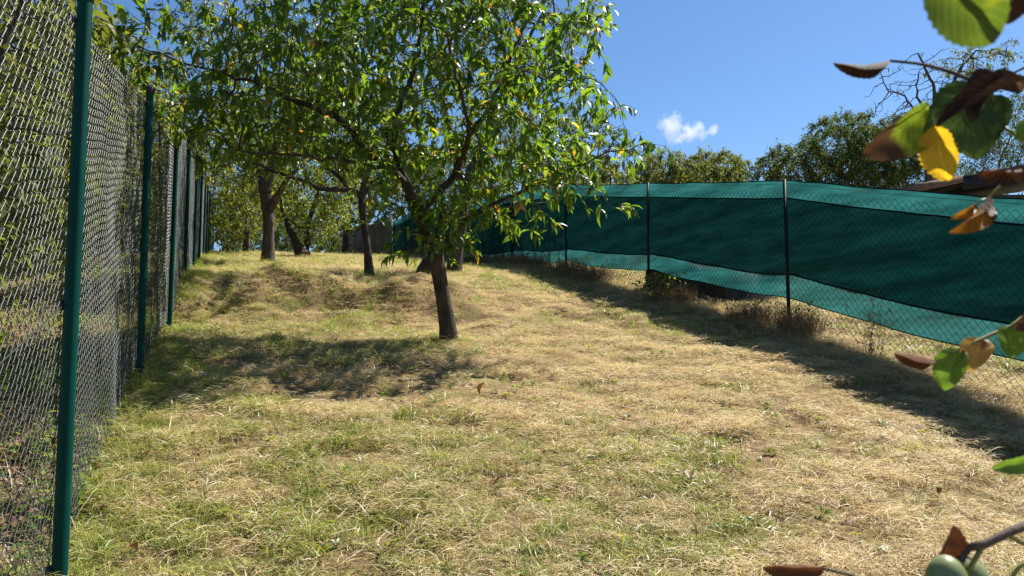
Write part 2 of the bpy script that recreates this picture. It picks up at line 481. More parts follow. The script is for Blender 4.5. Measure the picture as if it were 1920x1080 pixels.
# --- tall green chain-link fence on the left
LF0 = np.array((-1.675, 2.69)); LFD = np.array((-1.092, 2.775))
lf = thing('chain_link_fence', (*LF0, float(H(*LF0))), 'tall green chain-link fence running up the slope beside the shrubs', 'fence')
LF_N = 12
lf_xy = [LF0 + LFD * k for k in range(-1, LF_N)]
lf_xy[0] = lf_xy[0] + (0.11, 0); lf_xy[1] = lf_xy[1] + (0.055, 0)
lf_top = 2.215
nrmL = np.array((-LFD[1], LFD[0])) / np.linalg.norm(LFD)        # away from the lawn
for i, p in enumerate(lf_xy):
    z = float(H(*p))
    lean = RNG.normal(0, 0.008, 2)
    mb = MB()
    top = np.array((p[0] + lean[0], p[1] + lean[1], z + lf_top))
    mb.tube([(p[0], p[1], z - 0.3), (p[0] + lean[0] * .5, p[1] + lean[1] * .5, z + 1.0), top], 0.0262, 20, cap=False)
    post = mb.build('post', M['post_green'], lf, True)
    mc = MB()
    mc.tube([top + (0, 0, -0.03), top + (0, 0, 0.008), top + (0, 0, 0.016), top + (0, 0, 0.019)], [0.0288, 0.0288, 0.024, 0.010], 20)
    cp = mc.build('cap', M['cap'], post, True)
    cp.matrix_parent_inverse = PINV[lf.name].inverted() @ PINV[lf.name]
    if i < 6:
        for hz in (0.08, 1.03, 2.10):
            mk = MB()
            c = np.array((p[0], p[1], z + hz)) + np.append(nrmL, 0) * 0.034
            mk.box(c, (0.03, 0.02, 0.035), math.atan2(LFD[1], LFD[0]))
            mk.build('wire_clamp', M['cap'], lf)
    if i + 1 < len(lf_xy):
        q = lf_xy[i + 1]; zq = float(H(*q))
        far = i > 6
        v, f = chain_link(p + nrmL * 0.036, q + nrmL * 0.036, z + 0.02, zq + 0.02, 2.12, 2.12, 0.036, 0.037, 0.0031, sag=0.02, bulge=0.03, seed=i, sides=6 if i < 3 else 4)
        obj('mesh_panel', wire_mesh(v, f, M['wire_green'], 6 if i < 3 else 4), lf)
        for hz in (0.06, 1.03, 2.11):
            mw = MB(); t = np.linspace(0, 1, 9)
            pts = np.stack([p[0] + (q[0] - p[0]) * t + nrmL[0] * 0.03, p[1] + (q[1] - p[1]) * t + nrmL[1] * 0.03,
                            z + hz + (zq - z) * t - 0.02 * 4 * t * (1 - t)], 1)
            mw.tube(pts, 0.0024, 5); mw.build('tension_wire', M['wire_green'], lf)

# --- lower fence with green shade net on the right
RF0 = P(1476, 475, 8.66)[:2]; RFD = P(1214.5, 442, 11.7)[:2] - RF0
rf = thing('netted_fence', (*RF0, float(H(*RF0))), 'dark wire fence hung with teal shade net along the slope', 'fence')
RF_K = list(range(-3, 9))
rf_xy = [RF0 + RFD * k for k in RF_K]
nrmR = np.array((RFD[1], -RFD[0])) / np.linalg.norm(RFD)        # away from the lawn, to the right
rf_h = 1.78
gap_at = {-3: 0.5, -2: 0.5, -1: 0.45, 0: 0.37, 1: 0.38, 2: 0.24, 3: 0.14, 4: 0.06, 5: 0.05, 6: 0.03, 7: 0.03, 8: 0.03}
band_lo = {-3: 0.30, -2: 0.30, -1: 0.29, 0: 0.27, 1: 0.27, 2: 0.25, 3: 0.24, 4: 0.24, 5: 0.25, 6: 0.25, 7: 0.2, 8: 0.2}
for i, (k, p) in enumerate(zip(RF_K, rf_xy)):
    z = float(H(*p))
    mb = MB(); lean = RNG.normal(0, 0.012, 2)
    mb.tube([(p[0], p[1], z - 0.3), (p[0] + lean[0], p[1] + lean[1], z + rf_h + 0.01)], 0.021, 12)
    mb.build('post', M['post_dark'], rf, True)
    if i + 1 == len(rf_xy): break
    q = rf_xy[i + 1]; zq = float(H(*q)); kq = k + 1
    v, f = chain_link(p + nrmR * 0.028, q + nrmR * 0.028, z + 0.02, zq + 0.02, 1.66, 1.66, 0.042, 0.042, 0.0044, sag=0.03, bulge=0.02, seed=40 + i)
    obj('mesh_panel', mesh_np('mesh_panel', v, f, False, M['wire_dark']), rf)
    for hz in (0.7, 1.74):
        mw = MB(); t = np.linspace(0, 1, 9)
        mw.tube(np.stack([p[0] + (q[0] - p[0]) * t + nrmR[0] * 0.03, p[1] + (q[1] - p[1]) * t + nrmR[1] * 0.03,
                          z + hz + (zq - z) * t - 0.02 * 4 * t * (1 - t)], 1), 0.0022, 5)
        mw.build('tension_wire', M['wire_dark'], rf)

    def net_sheet(lo0, lo1, hi0, hi1, off, sd, name, mat, sag_lo=0.05, sag_hi=0.012, ns=72, nz=22, parent=rf):
        t = np.linspace(0, 1, ns + 1)[None, :]; s = np.linspace(0, 1, nz + 1)[:, None]
        foot = z + (zq - z) * t
        Ln = np.linalg.norm(q - p); par = 4 * t * (1 - t)
        lo = foot + lo0 + (lo1 - lo0) * t - sag_lo * par + (fbm2(t * Ln * 1.6 + k * Ln * 1.6, 0 * t + sd, sd) - 0.5) * 0.05
        hi = foot + hi0 + (hi1 - hi0) * t - sag_hi * par + (fbm2(t * Ln * 2 + k * Ln * 2, 0 * t + sd + 4, sd + 1) - 0.5) * 0.02
        zz = lo + (hi - lo) * s
        wv = off + (fbm2(t * Ln * 0.9 + k * Ln * .9, zz * 3.2, 52) - 0.5) * 0.07 * (1 - 0.3 * (zz - foot)) + 0.014 * np.sin(zz * 19 + 2 * (t + k)) + (fbm2(t * Ln * 5 + k * Ln * 5, zz * 9, 57) - 0.5) * 0.022
        px = p[0] + (q[0] - p[0]) * t + nrmR[0] * wv; py = p[1] + (q[1] - p[1]) * t + nrmR[1] * wv
        v = np.stack([px, py, zz], -1).reshape(-1, 3)
        n1 = ns + 1
        a = (np.arange(nz)[:, None] * n1 + np.arange(ns)[None, :]).ravel()
        me = mesh_np(name, v, np.stack([a, a + 1, a + n1 + 1, a + n1], 1), True, mat)
        return obj(name, me, parent), zz, px, py
    g0, g1 = gap_at[k], gap_at[kq]
    net, zz, px, py = net_sheet(g0, g1, rf_h, rf_h, 0.07, 50, 'shade_net', M['net'])
    for row, rr in ((0, 0.006), (-1, 0.007)):
        mh = MB(); mh.tube(np.stack([px[row] - nrmR[0] * 0.004, py[row] - nrmR[1] * 0.004, zz[row]], 1), rr, 6)
        ho = mh.build('hem', M['net_hem'], net)
        ho.matrix_parent_inverse = Matrix.Identity(4)
    b0, b1 = g0 + band_lo[k], g1 + band_lo[kq]
    n2, zz, px, py = net_sheet(b0, b1, rf_h - 0.22, rf_h - 0.22, 0.080, 60, 'double_net_layer', M['net'])
    for row in (0, -1):
        mh = MB(); mh.tube(np.stack([px[row] - nrmR[0] * 0.012, py[row] - nrmR[1] * 0.012, zz[row]], 1), 0.010, 6)
        ho = mh.build('hem', M['net_hem'], n2)
        ho.matrix_parent_inverse = Matrix.Identity(4)

# --- grey panel fence at the far end
e0 = rf_xy[-1]; e1 = P(624, 460, 44.0)[:2]
pf = thing('panel_fence', (*e0, float(H(*e0))), 'weathered grey-brown reed panel fence at the top of the slope', 'fence')
NP = 9
for i in range(NP + 1):
    p = e0 + (e1 - e0) * i / NP; z = float(H(*p))
    mb = MB(); mb.box((p[0], p[1], z + 0.95), (0.10, 0.10, 2.1), math.atan2(*(e1 - e0)[::-1]))
    mb.build('post', M['wood_old'], pf)
    if i == NP: break
    q = e0 + (e1 - e0) * (i + 1) / NP; zq = float(H(*q))
    L_ = np.linalg.norm(q - p); dv = (q - p) / L_; nb = 9; bw = (L_ - 0.12) / nb
    hgt = 1.85 + random.uniform(-0.08, 0.1)
    for j in range(nb):
        c = p + dv * (0.06 + bw * (j + 0.5)); zc = z + (zq - z) * (j + 0.5) / nb
        hj = hgt + random.uniform(-0.02, 0.02)
        mb = MB(); mb.box((c[0], c[1], zc + hj / 2 + 0.03), (bw * 0.95, 0.02 + random.uniform(0, 0.012), hj), math.atan2(dv[1], dv[0]))
        mb.build('board', M['panel_pale'] if i == NP - 2 else (M['panel'] if i % 2 else M['wood_old']), pf)


# ------------------------------------------------------------------ trees
LEAF_BIG = (np.array([(0, 0, 0), (.30, 0, .02), (.27, .5, .09), (.27, -.5, .09), (.62, 0, -.02), (.60, .44, .05), (.60, -.44, .05), (1, 0, -.20)]),
            np.array([(0, 1, 2), (0, 3, 1), (1, 4, 5), (1, 5, 2), (1, 3, 6), (1, 6, 4), (4, 7, 5), (4, 6, 7)]))
LEAF_MID = (np.array([(0, 0, 0), (.42, .5, .10), (.42, -.5, .10), (.5, 0, .0), (1, 0, -.14)]),
            np.array([(0, 3, 1), (0, 2, 3), (3, 4, 1), (3, 2, 4)]))
LEAF_SML = (np.array([(0, 0, 0), (.5, .5, .08), (.5, -.5, .08), (1, 0, -.08)]), np.array([(0, 3, 1), (0, 2, 3)]))


def unit(a): return a / (np.linalg.norm(a, axis=-1, keepdims=True) + 1e-12)


def leaf_frames(ax, up):
    x = unit(ax); n = unit(up - (up * x).sum(1, keepdims=True) * x); return x, np.cross(n, x), n


def leaves_np(pos, ax, up, Ln, Wd, tmpl):
    tv, tt = tmpl; x, y, n = leaf_frames(ax, up)
    v = (pos[:, None, :] + x[:, None, :] * (tv[None, :, 0:1] * Ln[:, None, None]) + y[:, None, :] * (tv[None, :, 1:2] * Wd[:, None, None])
         + n[:, None, :] * (tv[None, :, 2:3] * Ln[:, None, None]))
    t = tt[None] + (np.arange(len(pos)) * len(tv))[:, None, None]
    return v.reshape(-1, 3), t.reshape(-1, 3)


def colonize(nodes, par, att, step, infl, kill, iters=140, trop=(0, 0, 0.02), rng=RNG):
    nodes = [np.asarray(n, float) for n in nodes]; par = list(par)
    A = np.asarray(att, float); Nn = np.array(nodes)
    D = np.linalg.norm(A[:, None] - Nn[None], axis=2)
    near = D.argmin(1); nd = D.min(1)
    alive = nd > kill
    A, near, nd = A[alive], near[alive], nd[alive]
    trop = np.array(trop); dead = {}
    for _ in range(iters):
        if not len(A): break
        m = nd < infl
        if not m.any():
            m = nd <= nd.min() + 1e-9
        g = near[m]; dirs = unit(A[m] - np.array(nodes)[g])
        new = []
        for gi in np.unique(g):
            d = dirs[g == gi].sum(0); d = d / (np.linalg.norm(d) + 1e-9) + trop + rng.normal(0, 0.16, 3)
            d /= np.linalg.norm(d) + 1e-9
            if dead.get(gi, 0) > 3: continue
            dead[gi] = dead.get(gi, 0) + 1
            nodes.append(nodes[gi] + d * step); par.append(int(gi)); new.append(len(nodes) - 1)
        if not new: break
        D = np.linalg.norm(A[:, None] - np.array([nodes[i] for i in new])[None], axis=2)
        j = D.argmin(1); dm = D.min(1); better = dm < nd
        near = np.where(better, np.array(new)[j], near); nd = np.where(better, dm, nd)
        keep = nd > kill
        A, near, nd = A[keep], near[keep], nd[keep]
    return np.array(nodes), np.array(par)


def ell(blobs, n, rng=RNG, gap=0.0, gs=1.2, seed=0, shell=0.75):
    """Points inside ellipsoids given as (u, v, depth, ru px, rv px, rd m)."""
    vol = np.array([b[3] * b[4] * b[5] * (b[2] / F) ** 2 for b in blobs]); cnt = np.maximum(4, (vol / vol.sum() * n)).astype(int) * np.array([b[6] if len(b) > 6 else 1 for b in blobs])
    out = []
    for b, c in zip(blobs, cnt):
        q = unit(rng.normal(size=(c * 2, 3))) * rng.random((c * 2, 1)) ** (shell / 3 * 1.0)
        ctr = P(b[0], b[1], b[2]); sc = np.array((b[3] / F * b[2], b[5], b[4] / F * b[2]))
        p = ctr + q * sc
        if gap:
            keep = fbm2(p[:, 0] * gs + p[:, 1] * .7 * gs, p[:, 2] * gs + p[:, 1] * .5 * gs, seed) > gap
            p = p[keep]
        out.append(p[:c])
    return np.concatenate(out)


def make_tree(name, label, cat, group, trunk, trunk_r, limbs, blobs, natt, step, infl, kill, bark, leafm, leaf_len, leaf_wd, tmpl,
              per_node, twig_len, droop=0.6, seed=1, gap=0.0, tip_r=0.004, thin=0.012, leaf_parts=0, gs=1.2, wob=0.10, sides=9, bare=None,
              leaf_keep=None, expo=2.35, crown_name='crown', ntw=1, spread_=0.0):
    rng = np.random.default_rng(seed)
    trunk = resample(trunk, step)
    nodes = [p for p in trunk]; par = [-1] + list(range(len(trunk) - 1))
    seedr = {i: float(r) for i, r in enumerate(np.interp(np.linspace(0, 1, len(trunk)), np.linspace(0, 1, len(trunk_r)), trunk_r))}
    for pts, r0, r1 in limbs:
        pts = np.asarray(pts, float)
        a = int(np.linalg.norm(np.array(nodes) - pts[0], axis=1).argmin())
        q = resample(np.concatenate([[nodes[a]], pts[1:]]) if len(pts) > 1 else [nodes[a], pts[0]], step)[1:]
        q = q + rng.normal(0, 0.012, q.shape)
        prev = a
        for j, x in enumerate(q):
            nodes.append(x); par.append(prev); prev = len(nodes) - 1
            seedr[prev] = r0 + (r1 - r0) * j / max(1, len(q) - 1)
    nseed = len(nodes)
    att = ell(blobs, natt, rng, gap, gs, seed)
    nodes, par = colonize(nodes, par, att, step, infl, kill, rng=rng)
    n = len(nodes)
    # pipe-model radii
    acc = np.zeros(n); r = np.zeros(n); kids = [[] for _ in range(n)]
    for i in range(n):
        if par[i] >= 0: kids[par[i]].append(i)
    for i in range(n - 1, -1, -1):
        if not kids[i]: acc[i] = tip_r ** expo
        r[i] = acc[i] ** (1 / expo)
        if par[i] >= 0: acc[par[i]] += acc[i]
    for i, s in seedr.items(): r[i] = s
    for i in range(nseed, n): r[i] = min(r[i], r[par[i]] * 0.9)
    root = thing(name, trunk[0] + (0, 0, 0.0), label, cat, group)
    # tubes
    mt, mbr = MB(), MB()
    mt.tube(trunk, [seedr[i] for i in range(len(trunk))], max(sides, 14), True, wob, seed)
    started = [(k, i) for i in range(len(trunk)) for k in kids[i] if not (k < len(trunk))]
    stack = [(b, a) for b, a in started]
    while stack:
        b, a = stack.pop()
        chain = [a, b]
        while kids[chain[-1]]:
            ks = sorted(kids[chain[-1]], key=lambda q: -r[q] - (10 if q < nseed and chain[-1] < nseed else 0))
            for o in ks[1:]: stack.append((o, chain[-1]))
            chain.append(ks[0])
        rr = r[chain].copy(); rr[0] = min(rr[0], rr[1] * 1.25)
        rr[-1] *= 0.5
        sd = 8 if rr[0] > 0.02 else (5 if rr[0] > 0.008 else 3)
        mbr.tube(nodes[chain], rr, sd, False, wob * 0.6 if rr[0] > 0.02 else 0, seed)
    tr = mt.build('trunk', bark, root, True)
    # twigs and leaves
    idx = np.array([i for i in range(len(trunk), n) if r[i] < thin])
    if bare is not None: leafy = np.array([i for i in idx if not bare(nodes[i])])
    else: leafy = idx
    pos, ax, up = [], [], []
    for i in leafy:
      for w_ in range(ntw):
        d0 = unit(nodes[i] - nodes[par[i]])
        tip = not kids[i]
        k = max(1, int(rng.poisson(per_node * (1.6 if tip else 0.8))))
        td = unit(d0 * (1.2 if tip else 0.4) + rng.normal(0, 0.7, 3) + (0, 0, -0.15))
        tl = twig_len * rng.uniform(0.5, 1.2)
        end = nodes[i] + td * tl + np.array((0, 0, -0.25 * tl * tl / max(twig_len, .01)))
        mbr.tube([nodes[i], nodes[i] + td * tl * .55, end], [min(r[i], tip_r) * .8, tip_r * .55, tip_r * .3], 3, False)
        s = np.sort(rng.random(k)) ** 0.7
        q = nodes[i] + (end - nodes[i]) * s[:, None] + rng.normal(0, 0.006 + spread_, (k, 3))
        a = td * 0.5 + rng.normal(0, 0.55, (k, 3)) + np.array((0, 0, -droop)) * rng.uniform(0.5, 1.3, (k, 1))
        pos.append(q); ax.append(a); up.append(np.array((0, 0, 1.0)) + rng.normal(0, 0.45, (k, 3)) + td * 0.2)
    mbr.build('branches', bark, tr, True).matrix_parent_inverse = Matrix.Identity(4)
    if not pos: return root, nodes
    pos, ax, up = np.concatenate(pos), np.concatenate(ax), np.concatenate(up)
    if leaf_keep is not None:
        kp = leaf_keep(pos); pos, ax, up = pos[kp], ax[kp], up[kp]

    Ln = leaf_len * rng.uniform(0.5, 1.25, len(pos)); Wd = Ln * leaf_wd * rng.uniform(0.8, 1.2, len(pos))
    if leaf_parts:
        cv = np.array((0, 0, CH)); dist = np.linalg.norm(pos - cv, axis=1)
        rel = pos - cv; dz = rel[:, 1] * CP + rel[:, 2] * SP
        uu = 960 + F * rel[:, 0] / dz; vv = 540 - F * (rel[:, 2] * CP - rel[:, 1] * SP) / dz
        vis = (uu > 40) & (uu < 1880) & (vv > 20) & (vv < 1060)
        order = np.argsort(np.where(vis, dist, 1e9))[:leaf_parts]
        base = [mesh_np('leaf', LEAF_BIG[0] * (1, wdv, 1), LEAF_BIG[1], False, leafm) for wdv in (leaf_wd * 0.85, leaf_wd, leaf_wd * 1.15)]
        x, y, nn = leaf_frames(ax[order], up[order])
        for c, i in enumerate(order):
            o = bpy.data.objects.new('leaf', base[c % 3]); COL.objects.link(o); o.parent = root
            Lc = float(Ln[i])
            mw = Matrix(((x[c][0], y[c][0], nn[c][0], pos[i][0]), (x[c][1], y[c][1], nn[c][1], pos[i][1]), (x[c][2], y[c][2], nn[c][2], pos[i][2]), (0, 0, 0, 1))) @ Matrix.Diagonal((Lc, Lc, Lc, 1))
            o.matrix_parent_inverse = PINV[root.name]; o.matrix_basis = mw
        rest = np.ones(len(pos), bool); rest[order] = False
        pos, ax, up, Ln, Wd = pos[rest], ax[rest], up[rest], Ln[rest], Wd[rest]
    v, t = leaves_np(pos, ax, up, Ln, Wd, tmpl)
    cr = obj(crown_name, mesh_np(crown_name, v, t, False, leafm), root)
    if leaf_parts: cr['kind'] = 'stuff'
    return root, nodes


D = 7.85
tb = P(843, 640, D); tb[2] = float(H(tb[0], tb[1])) - 0.06
main_blobs = [(740, 130, 7.8, 330, 180, 1.9), (985, 240, 7.6, 160, 130, 1.3), (1070, 322, 7.5, 120, 64, 0.8, 2), (1150, 285, 7.4, 75, 38, 0.5, 3), (1198, 272, 7.4, 30, 14, 0.2, 6),
              (440, 150, 7.3, 200, 120, 1.3), (900, 375, 7.5, 120, 50, 0.7, 2), (800, -190, 7.9, 330, 200, 1.8), (1040, 70, 7.7, 105, 110, 1.0), (1120, 190, 7.6, 55, 50, .5, 2),
              (560, 262, 7.3, 180, 45, 0.7), (350, 240, 6.9, 90, 60, 0.5), (820, 415, 7.4, 80, 40, 0.4, 3), (760, 470, 7.6, 26, 12, 0.2, 4), (985, 395, 7.5, 60, 26, 0.3, 3), (1145, 378, 7.4, 42, 32, 0.3, 4),
              (820, 320, 7.1, 110, 60, .4, 2), (800, 452, 7.5, 50, 14, .25, 4)]
make_tree('cherry_tree', 'leaning young cherry tree with dense leafy crown in middle of lawn', 'tree', None,
          [tb, P(838, 600, D), P(826, 530, D), P(815, 470, D - .03)], [0.138, 0.100, 0.090, 0.086, 0.082, 0.080, 0.078, 0.078, 0.082, 0.088],
          [([P(815, 468, D), P(782, 402, D - .05), P(764, 349, D - .1), P(736, 316, D - .15), P(690, 285, D - .2), P(644, 231, D - .3), P(590, 205, D - .4), P(500, 165, D - .5), P(420, 140, D - .6)], 0.062, 0.014),
           ([P(782, 402, D), P(752, 311, D + .1), P(740, 222, D + .2), P(770, 150, D + .3), P(790, 60, D + .4), P(800, -60, D + .4)], 0.046, 0.014),
           ([P(790, 400, D), P(849, 329, D + .05), P(875, 267, D + .1), P(911, 213, D + .2), P(950, 130, D + .2), P(985, 40, D + .1)], 0.044, 0.012),
           ([P(818, 460, D), P(869, 417, D - .2), P(903, 390, D - .3), P(982, 355, D - .4), P(1044, 329, D - .5), P(1110, 300, D - .5)], 0.030, 0.008),
           ([P(740, 316, D), P(640, 300, D - .5), P(540, 290, D - .8), P(430, 285, D - 1.0)], 0.024, 0.008),
           ([P(752, 311, D), P(700, 190, D + .6), P(650, 90, D + 1.0), P(600, 0, D + 1.2)], 0.035, 0.012),
           ([P(1100, 302, D - .5), P(1150, 282, D - .5), P(1190, 276, D - .55), P(1218, 268, D - .55)], 0.008, 0.003),
           ([P(1044, 329, D - .5), P(1095, 352, D - .55), P(1130, 368, D - .6), P(1152, 392, D - .6)], 0.009, 0.003),
           ([P(950, 130, D + .2), P(1040, 150, D), P(1110, 150, D - .1), P(1155, 185, D - .2), P(1168, 235, D - .2)], 0.012, 0.003),
           ([P(985, 40, D + .1), P(1060, 50, D), P(1115, 75, D - .1), P(1130, 105, D - .1)], 0.010, 0.003),
           ([P(982, 355, D - .4), P(1000, 380, D - .45), P(1025, 402, D - .5)], 0.007, 0.003),
           ([P(903, 390, D - .3), P(940, 400, D - .4), P(985, 425, D - .4)], 0.007, 0.003),
           ([P(815, 465, D), P(780, 458, D - .15), P(745, 474, D - .2)], 0.007, 0.003),
           ([P(818, 462, D), P(850, 448, D - .2), P(888, 462, D - .3)], 0.007, 0.003),
           ([P(800, 440, D), P(765, 428, D - .2), P(728, 438, D - .3)], 0.007, 0.003),
           ([P(790, 410, D), P(828, 398, D - .25), P(868, 408, D - .35)], 0.008, 0.003),
           ([P(785, 405, D), P(800, 380, D - .3), P(832, 362, D - .5)], 0.008, 0.003),
           ([P(775, 385, D), P(740, 390, D - .2), P(705, 402, D - .3)], 0.007, 0.003),
           ([P(812, 455, D), P(838, 425, D - .3), P(855, 400, D - .45)], 0.008, 0.003),
           ([P(849, 329, D), P(885, 340, D - .3), P(925, 362, D - .4)], 0.009, 0.003),
           ([P(767, 350, D), P(800, 330, D - .4), P(815, 300, D - .6)], 0.009, 0.003),
           ([P(750, 330, D), P(715, 345, D - .3), P(675, 350, D - .5)], 0.008, 0.003),
           ([P(849, 329, D), P(880, 250, D - .7), P(860, 150, D - 1.2), P(840, 60, D - 1.5)], 0.03, 0.010)],
          main_blobs, 2700, 0.105, 0.75, 0.16, M['bark'], M['cherry_leaf'], 0.134, 0.32, LEAF_BIG, 5.7, 0.20, droop=0.6, seed=11, gap=0.42, leaf_parts=300, gs=1.5)

# slender cherry behind it
D2 = 12.5
t2 = P(693, 526, D2); t2[2] = float(H(t2[0], t2[1])) - 0.06
make_tree('cherry_tree', 'slender cherry tree with forked crown behind the leaning tree', 'tree', None,
          [t2, P(688, 460, D2), P(680, 400, D2), P(679, 372, D2)], [0.11, 0.078, 0.068, 0.063, 0.061, 0.061, 0.064, 0.070],
          [([P(679, 372, D2), P(657, 354, D2 - .05), P(611, 356, D2 - .2), P(566, 339, D2 - .3), P(509, 318, D2 - .5), P(440, 290, D2 - .6)], 0.045, 0.016),
           ([P(657, 354, D2), P(638, 332, D2 + .1), P(604, 305, D2 + .2), P(560, 250, D2 + .3)], 0.045, 0.015),
           ([P(679, 372, D2), P(684, 337, D2), P(676, 299, D2), P(660, 240, D2), P(650, 170, D2)], 0.05, 0.016),
           ([P(681, 372, D2), P(692, 352, D2), P(702, 338, D2 - .1), P(740, 325, D2 - .3)], 0.032, 0.012)],
          [(560, 240, D2, 160, 80, 1.6), (660, 180, D2, 120, 110, 1.4), (430, 270, D2 - .5, 90, 70, 0.9)], 1000, 0.16, 1.0, 0.24,
          M['bark'], M['plum_leaf'], 0.105, 0.42, LEAF_MID, 6, 0.25, seed=12, gap=0.40, tip_r=0.005, ntw=2)

# old thick tree further up
D3 = 17.0
t3 = P(502, 497, D3); t3[2] = float(H(t3[0], t3[1])) - 0.1
make_tree('old_fruit_tree', 'old thick-trunked tree with straight dark trunk near the chain-link fence', 'tree', None,
          [t3, P(503, 460, D3), P(503, 410, D3), P(497, 360, D3), P(494, 335, D3)], [0.20, 0.152, 0.135, 0.127, 0.125, 0.125, 0.13, 0.138],
          [([P(494, 335, D3), P(470, 280, D3), P(430, 210, D3), P(400, 130, D3)], 0.11, 0.03),
           ([P(497, 345, D3), P(520, 280, D3), P(540, 200, D3 + .3), P(560, 110, D3 + .4)], 0.12, 0.03),
           ([P(503, 400, D3), P(518, 370, D3 - .1), P(545, 330, D3 - .4), P(590, 290, D3 - .6)], 0.08, 0.025)],
          [(470, 190, D3, 150, 150, 2.3), (560, 150, D3, 130, 120, 2.0), (400, 270, D3, 80, 80, 1.4), (500, 20, D3, 200, 120, 2.0)], 900, 0.22, 1.3, 0.36,
          M['bark_grey'], M['plum_leaf'], 0.105, 0.5, LEAF_SML, 9, 0.36, seed=13, gap=0.40, tip_r=0.006, thin=0.02, ntw=3)

# grey tree right behind the leaning cherry
D4 = 14.5
t4 = P(850, 513, D4); t4[2] = float(H(t4[0], t4[1])) - 0.1
make_tree('old_fruit_tree', 'grey-barked tree partly hidden behind the leaning cherry trunk', 'tree', None,
          [t4, P(856, 470, D4), P(864, 425, D4), P(872, 360, D4)], [0.19, 0.145, 0.13, 0.12, 0.115, 0.11],
          [([P(872, 360, D4), P(900, 280, D4), P(940, 190, D4), P(980, 90, D4), P(1030, 10, D4)], 0.09, 0.02),
           ([P(872, 360, D4), P(850, 280, D4), P(830, 180, D4), P(820, 60, D4)], 0.09, 0.02),
           ([P(980, 90, D4), P(1040, 60, D4), P(1095, 30, D4)], 0.03, 0.010)],
          [(900, 170, D4, 150, 130, 1.8), (1010, 20, D4, 110, 110, 1.5), (1090, 50, D4, 40, 60, .5), (820, 40, D4, 140, 140, 1.6), (1105, 180, D4, 30, 30, .4)], 800, 0.19, 1.2, 0.3,
          M['bark_grey'], M['olive_leaf'], 0.075, 0.5, LEAF_SML, 9, 0.3, seed=14, gap=0.42, tip_r=0.005, thin=0.018, ntw=3)


def simple_tree(name, label, cat, group, base_uvd, top_uv, r, blobs, natt, leafm, ll, seed, bark='bark_grey', per=9, step=0.28, gap=0.42, bare=None, fork=None, lw=0.52, tip=0.006, ntw=4):
    u, v, d = base_uvd
    b = P(u, v, d); b[2] = float(H(b[0], b[1])) - 0.1
    tpt = P(top_uv[0], top_uv[1], d)
    mid = b * 0.5 + tpt * 0.5 + np.array((random.uniform(-.08, .08), 0, 0))
    limbs = fork or []
    return make_tree(name, label, cat, group, [b, mid, tpt], [r * 1.2, r, r * 0.9], limbs, blobs, int(natt * 1.7), step, step * 5.5, step * 1.4, M[bark], M[leafm],
                     ll, lw, LEAF_SML, per, step * 1.5, seed=seed, gap=gap, tip_r=tip, thin=0.022, bare=bare, ntw=ntw, spread_=0.03 if ntw > 1 else 0)


# far orchard, top of the slope
G1 = 'trees at the top of the slope'
simple_tree('orchard_tree', 'double-stemmed tree with a dark forked trunk right of the thick trunk', 'tree', G1, (563, 486, 24), (543, 430, 24), 0.14,
            [(600, 370, 24, 85, 70, 2.0), (535, 350, 24, 60, 60, 1.5), (600, 270, 24, 110, 80, 2)], 420, 'plum_leaf', 0.11, 21, 'bark',
            fork=[([P(543, 430, 24), P(530, 400, 24), P(524, 360, 24)], 0.09, 0.03), ([P(563, 480, 24), P(578, 470, 24.2), P(575, 430, 24.2), P(585, 395, 24.2), P(600, 350, 24)], 0.13, 0.04),
                  ([P(580, 430, 24.2), P(548, 420, 24.1), P(556, 400, 24)], 0.06, 0.03)])
simple_tree('orchard_tree', 'yellowing tree beside the far end of the chain-link fence', 'tree', G1, (458, 480, 27), (462, 430, 27), 0.11,
            [(440, 390, 27, 65, 75, 2), (480, 330, 27, 80, 80, 2), (410, 320, 27, 55, 70, 1.6)], 480, 'yellow_leaf', 0.12, 22)
simple_tree('orchard_tree', 'tree with yellow leaves above the end of the panel fence', 'tree', G1, (640, 488, 34), (648, 440, 34), 0.13,
            [(655, 390, 34, 50, 45, 2), (630, 350, 34, 60, 50, 2), (700, 330, 33, 60, 50, 2)], 380, 'yellow_leaf', 0.14, 23)
simple_tree('leafy_tree', 'dark green tree rising behind the panel fence', 'tree', G1, (748, 480, 36), (748, 420, 36), 0.15,
            [(745, 375, 36, 55, 45, 2), (790, 330, 36, 60, 60, 2.4), (705, 395, 36, 35, 25, 1.5)], 420, 'dark_leaf', 0.14, 24)
simple_tree('bushy_shrub', 'low dark bush at the crest between the orchard trunks', 'bush', None, (520, 480, 38), (520, 465, 38), 0.08,
            [(500, 440, 38, 85, 42, 2), (590, 455, 37, 60, 28, 2)], 420, 'dark_leaf', 0.15, 25, per=8)
simple_tree('bushy_shrub', 'dark bush at the crest against the chain-link fence end', 'bush', None, (425, 478, 33), (425, 455, 33), 0.08,
            [(430, 430, 33, 50, 48, 2)], 260, 'dark_leaf', 0.14, 26, per=9)
simple_tree('bushy_shrub', 'olive bush at the crest beside the panel fence end', 'bush', None, (612, 486, 46), (612, 465, 46), 0.07,
            [(608, 440, 46, 30, 30, 2)], 150, 'olive_leaf', 0.16, 27, per=8)

simple_tree('leafy_tree', 'pale olive tree far behind the thick trunk', 'tree', G1, (520, 478, 44), (520, 420, 44), 0.15,
            [(500, 380, 44, 60, 60, 2.5), (570, 400, 44, 60, 40, 2.5), (450, 390, 43, 50, 50, 2.5)], 420, 'plum_leaf', 0.17, 28)
# shrubs and trees outside the chain-link fence
G2 = 'shrubs outside the chain-link fence'


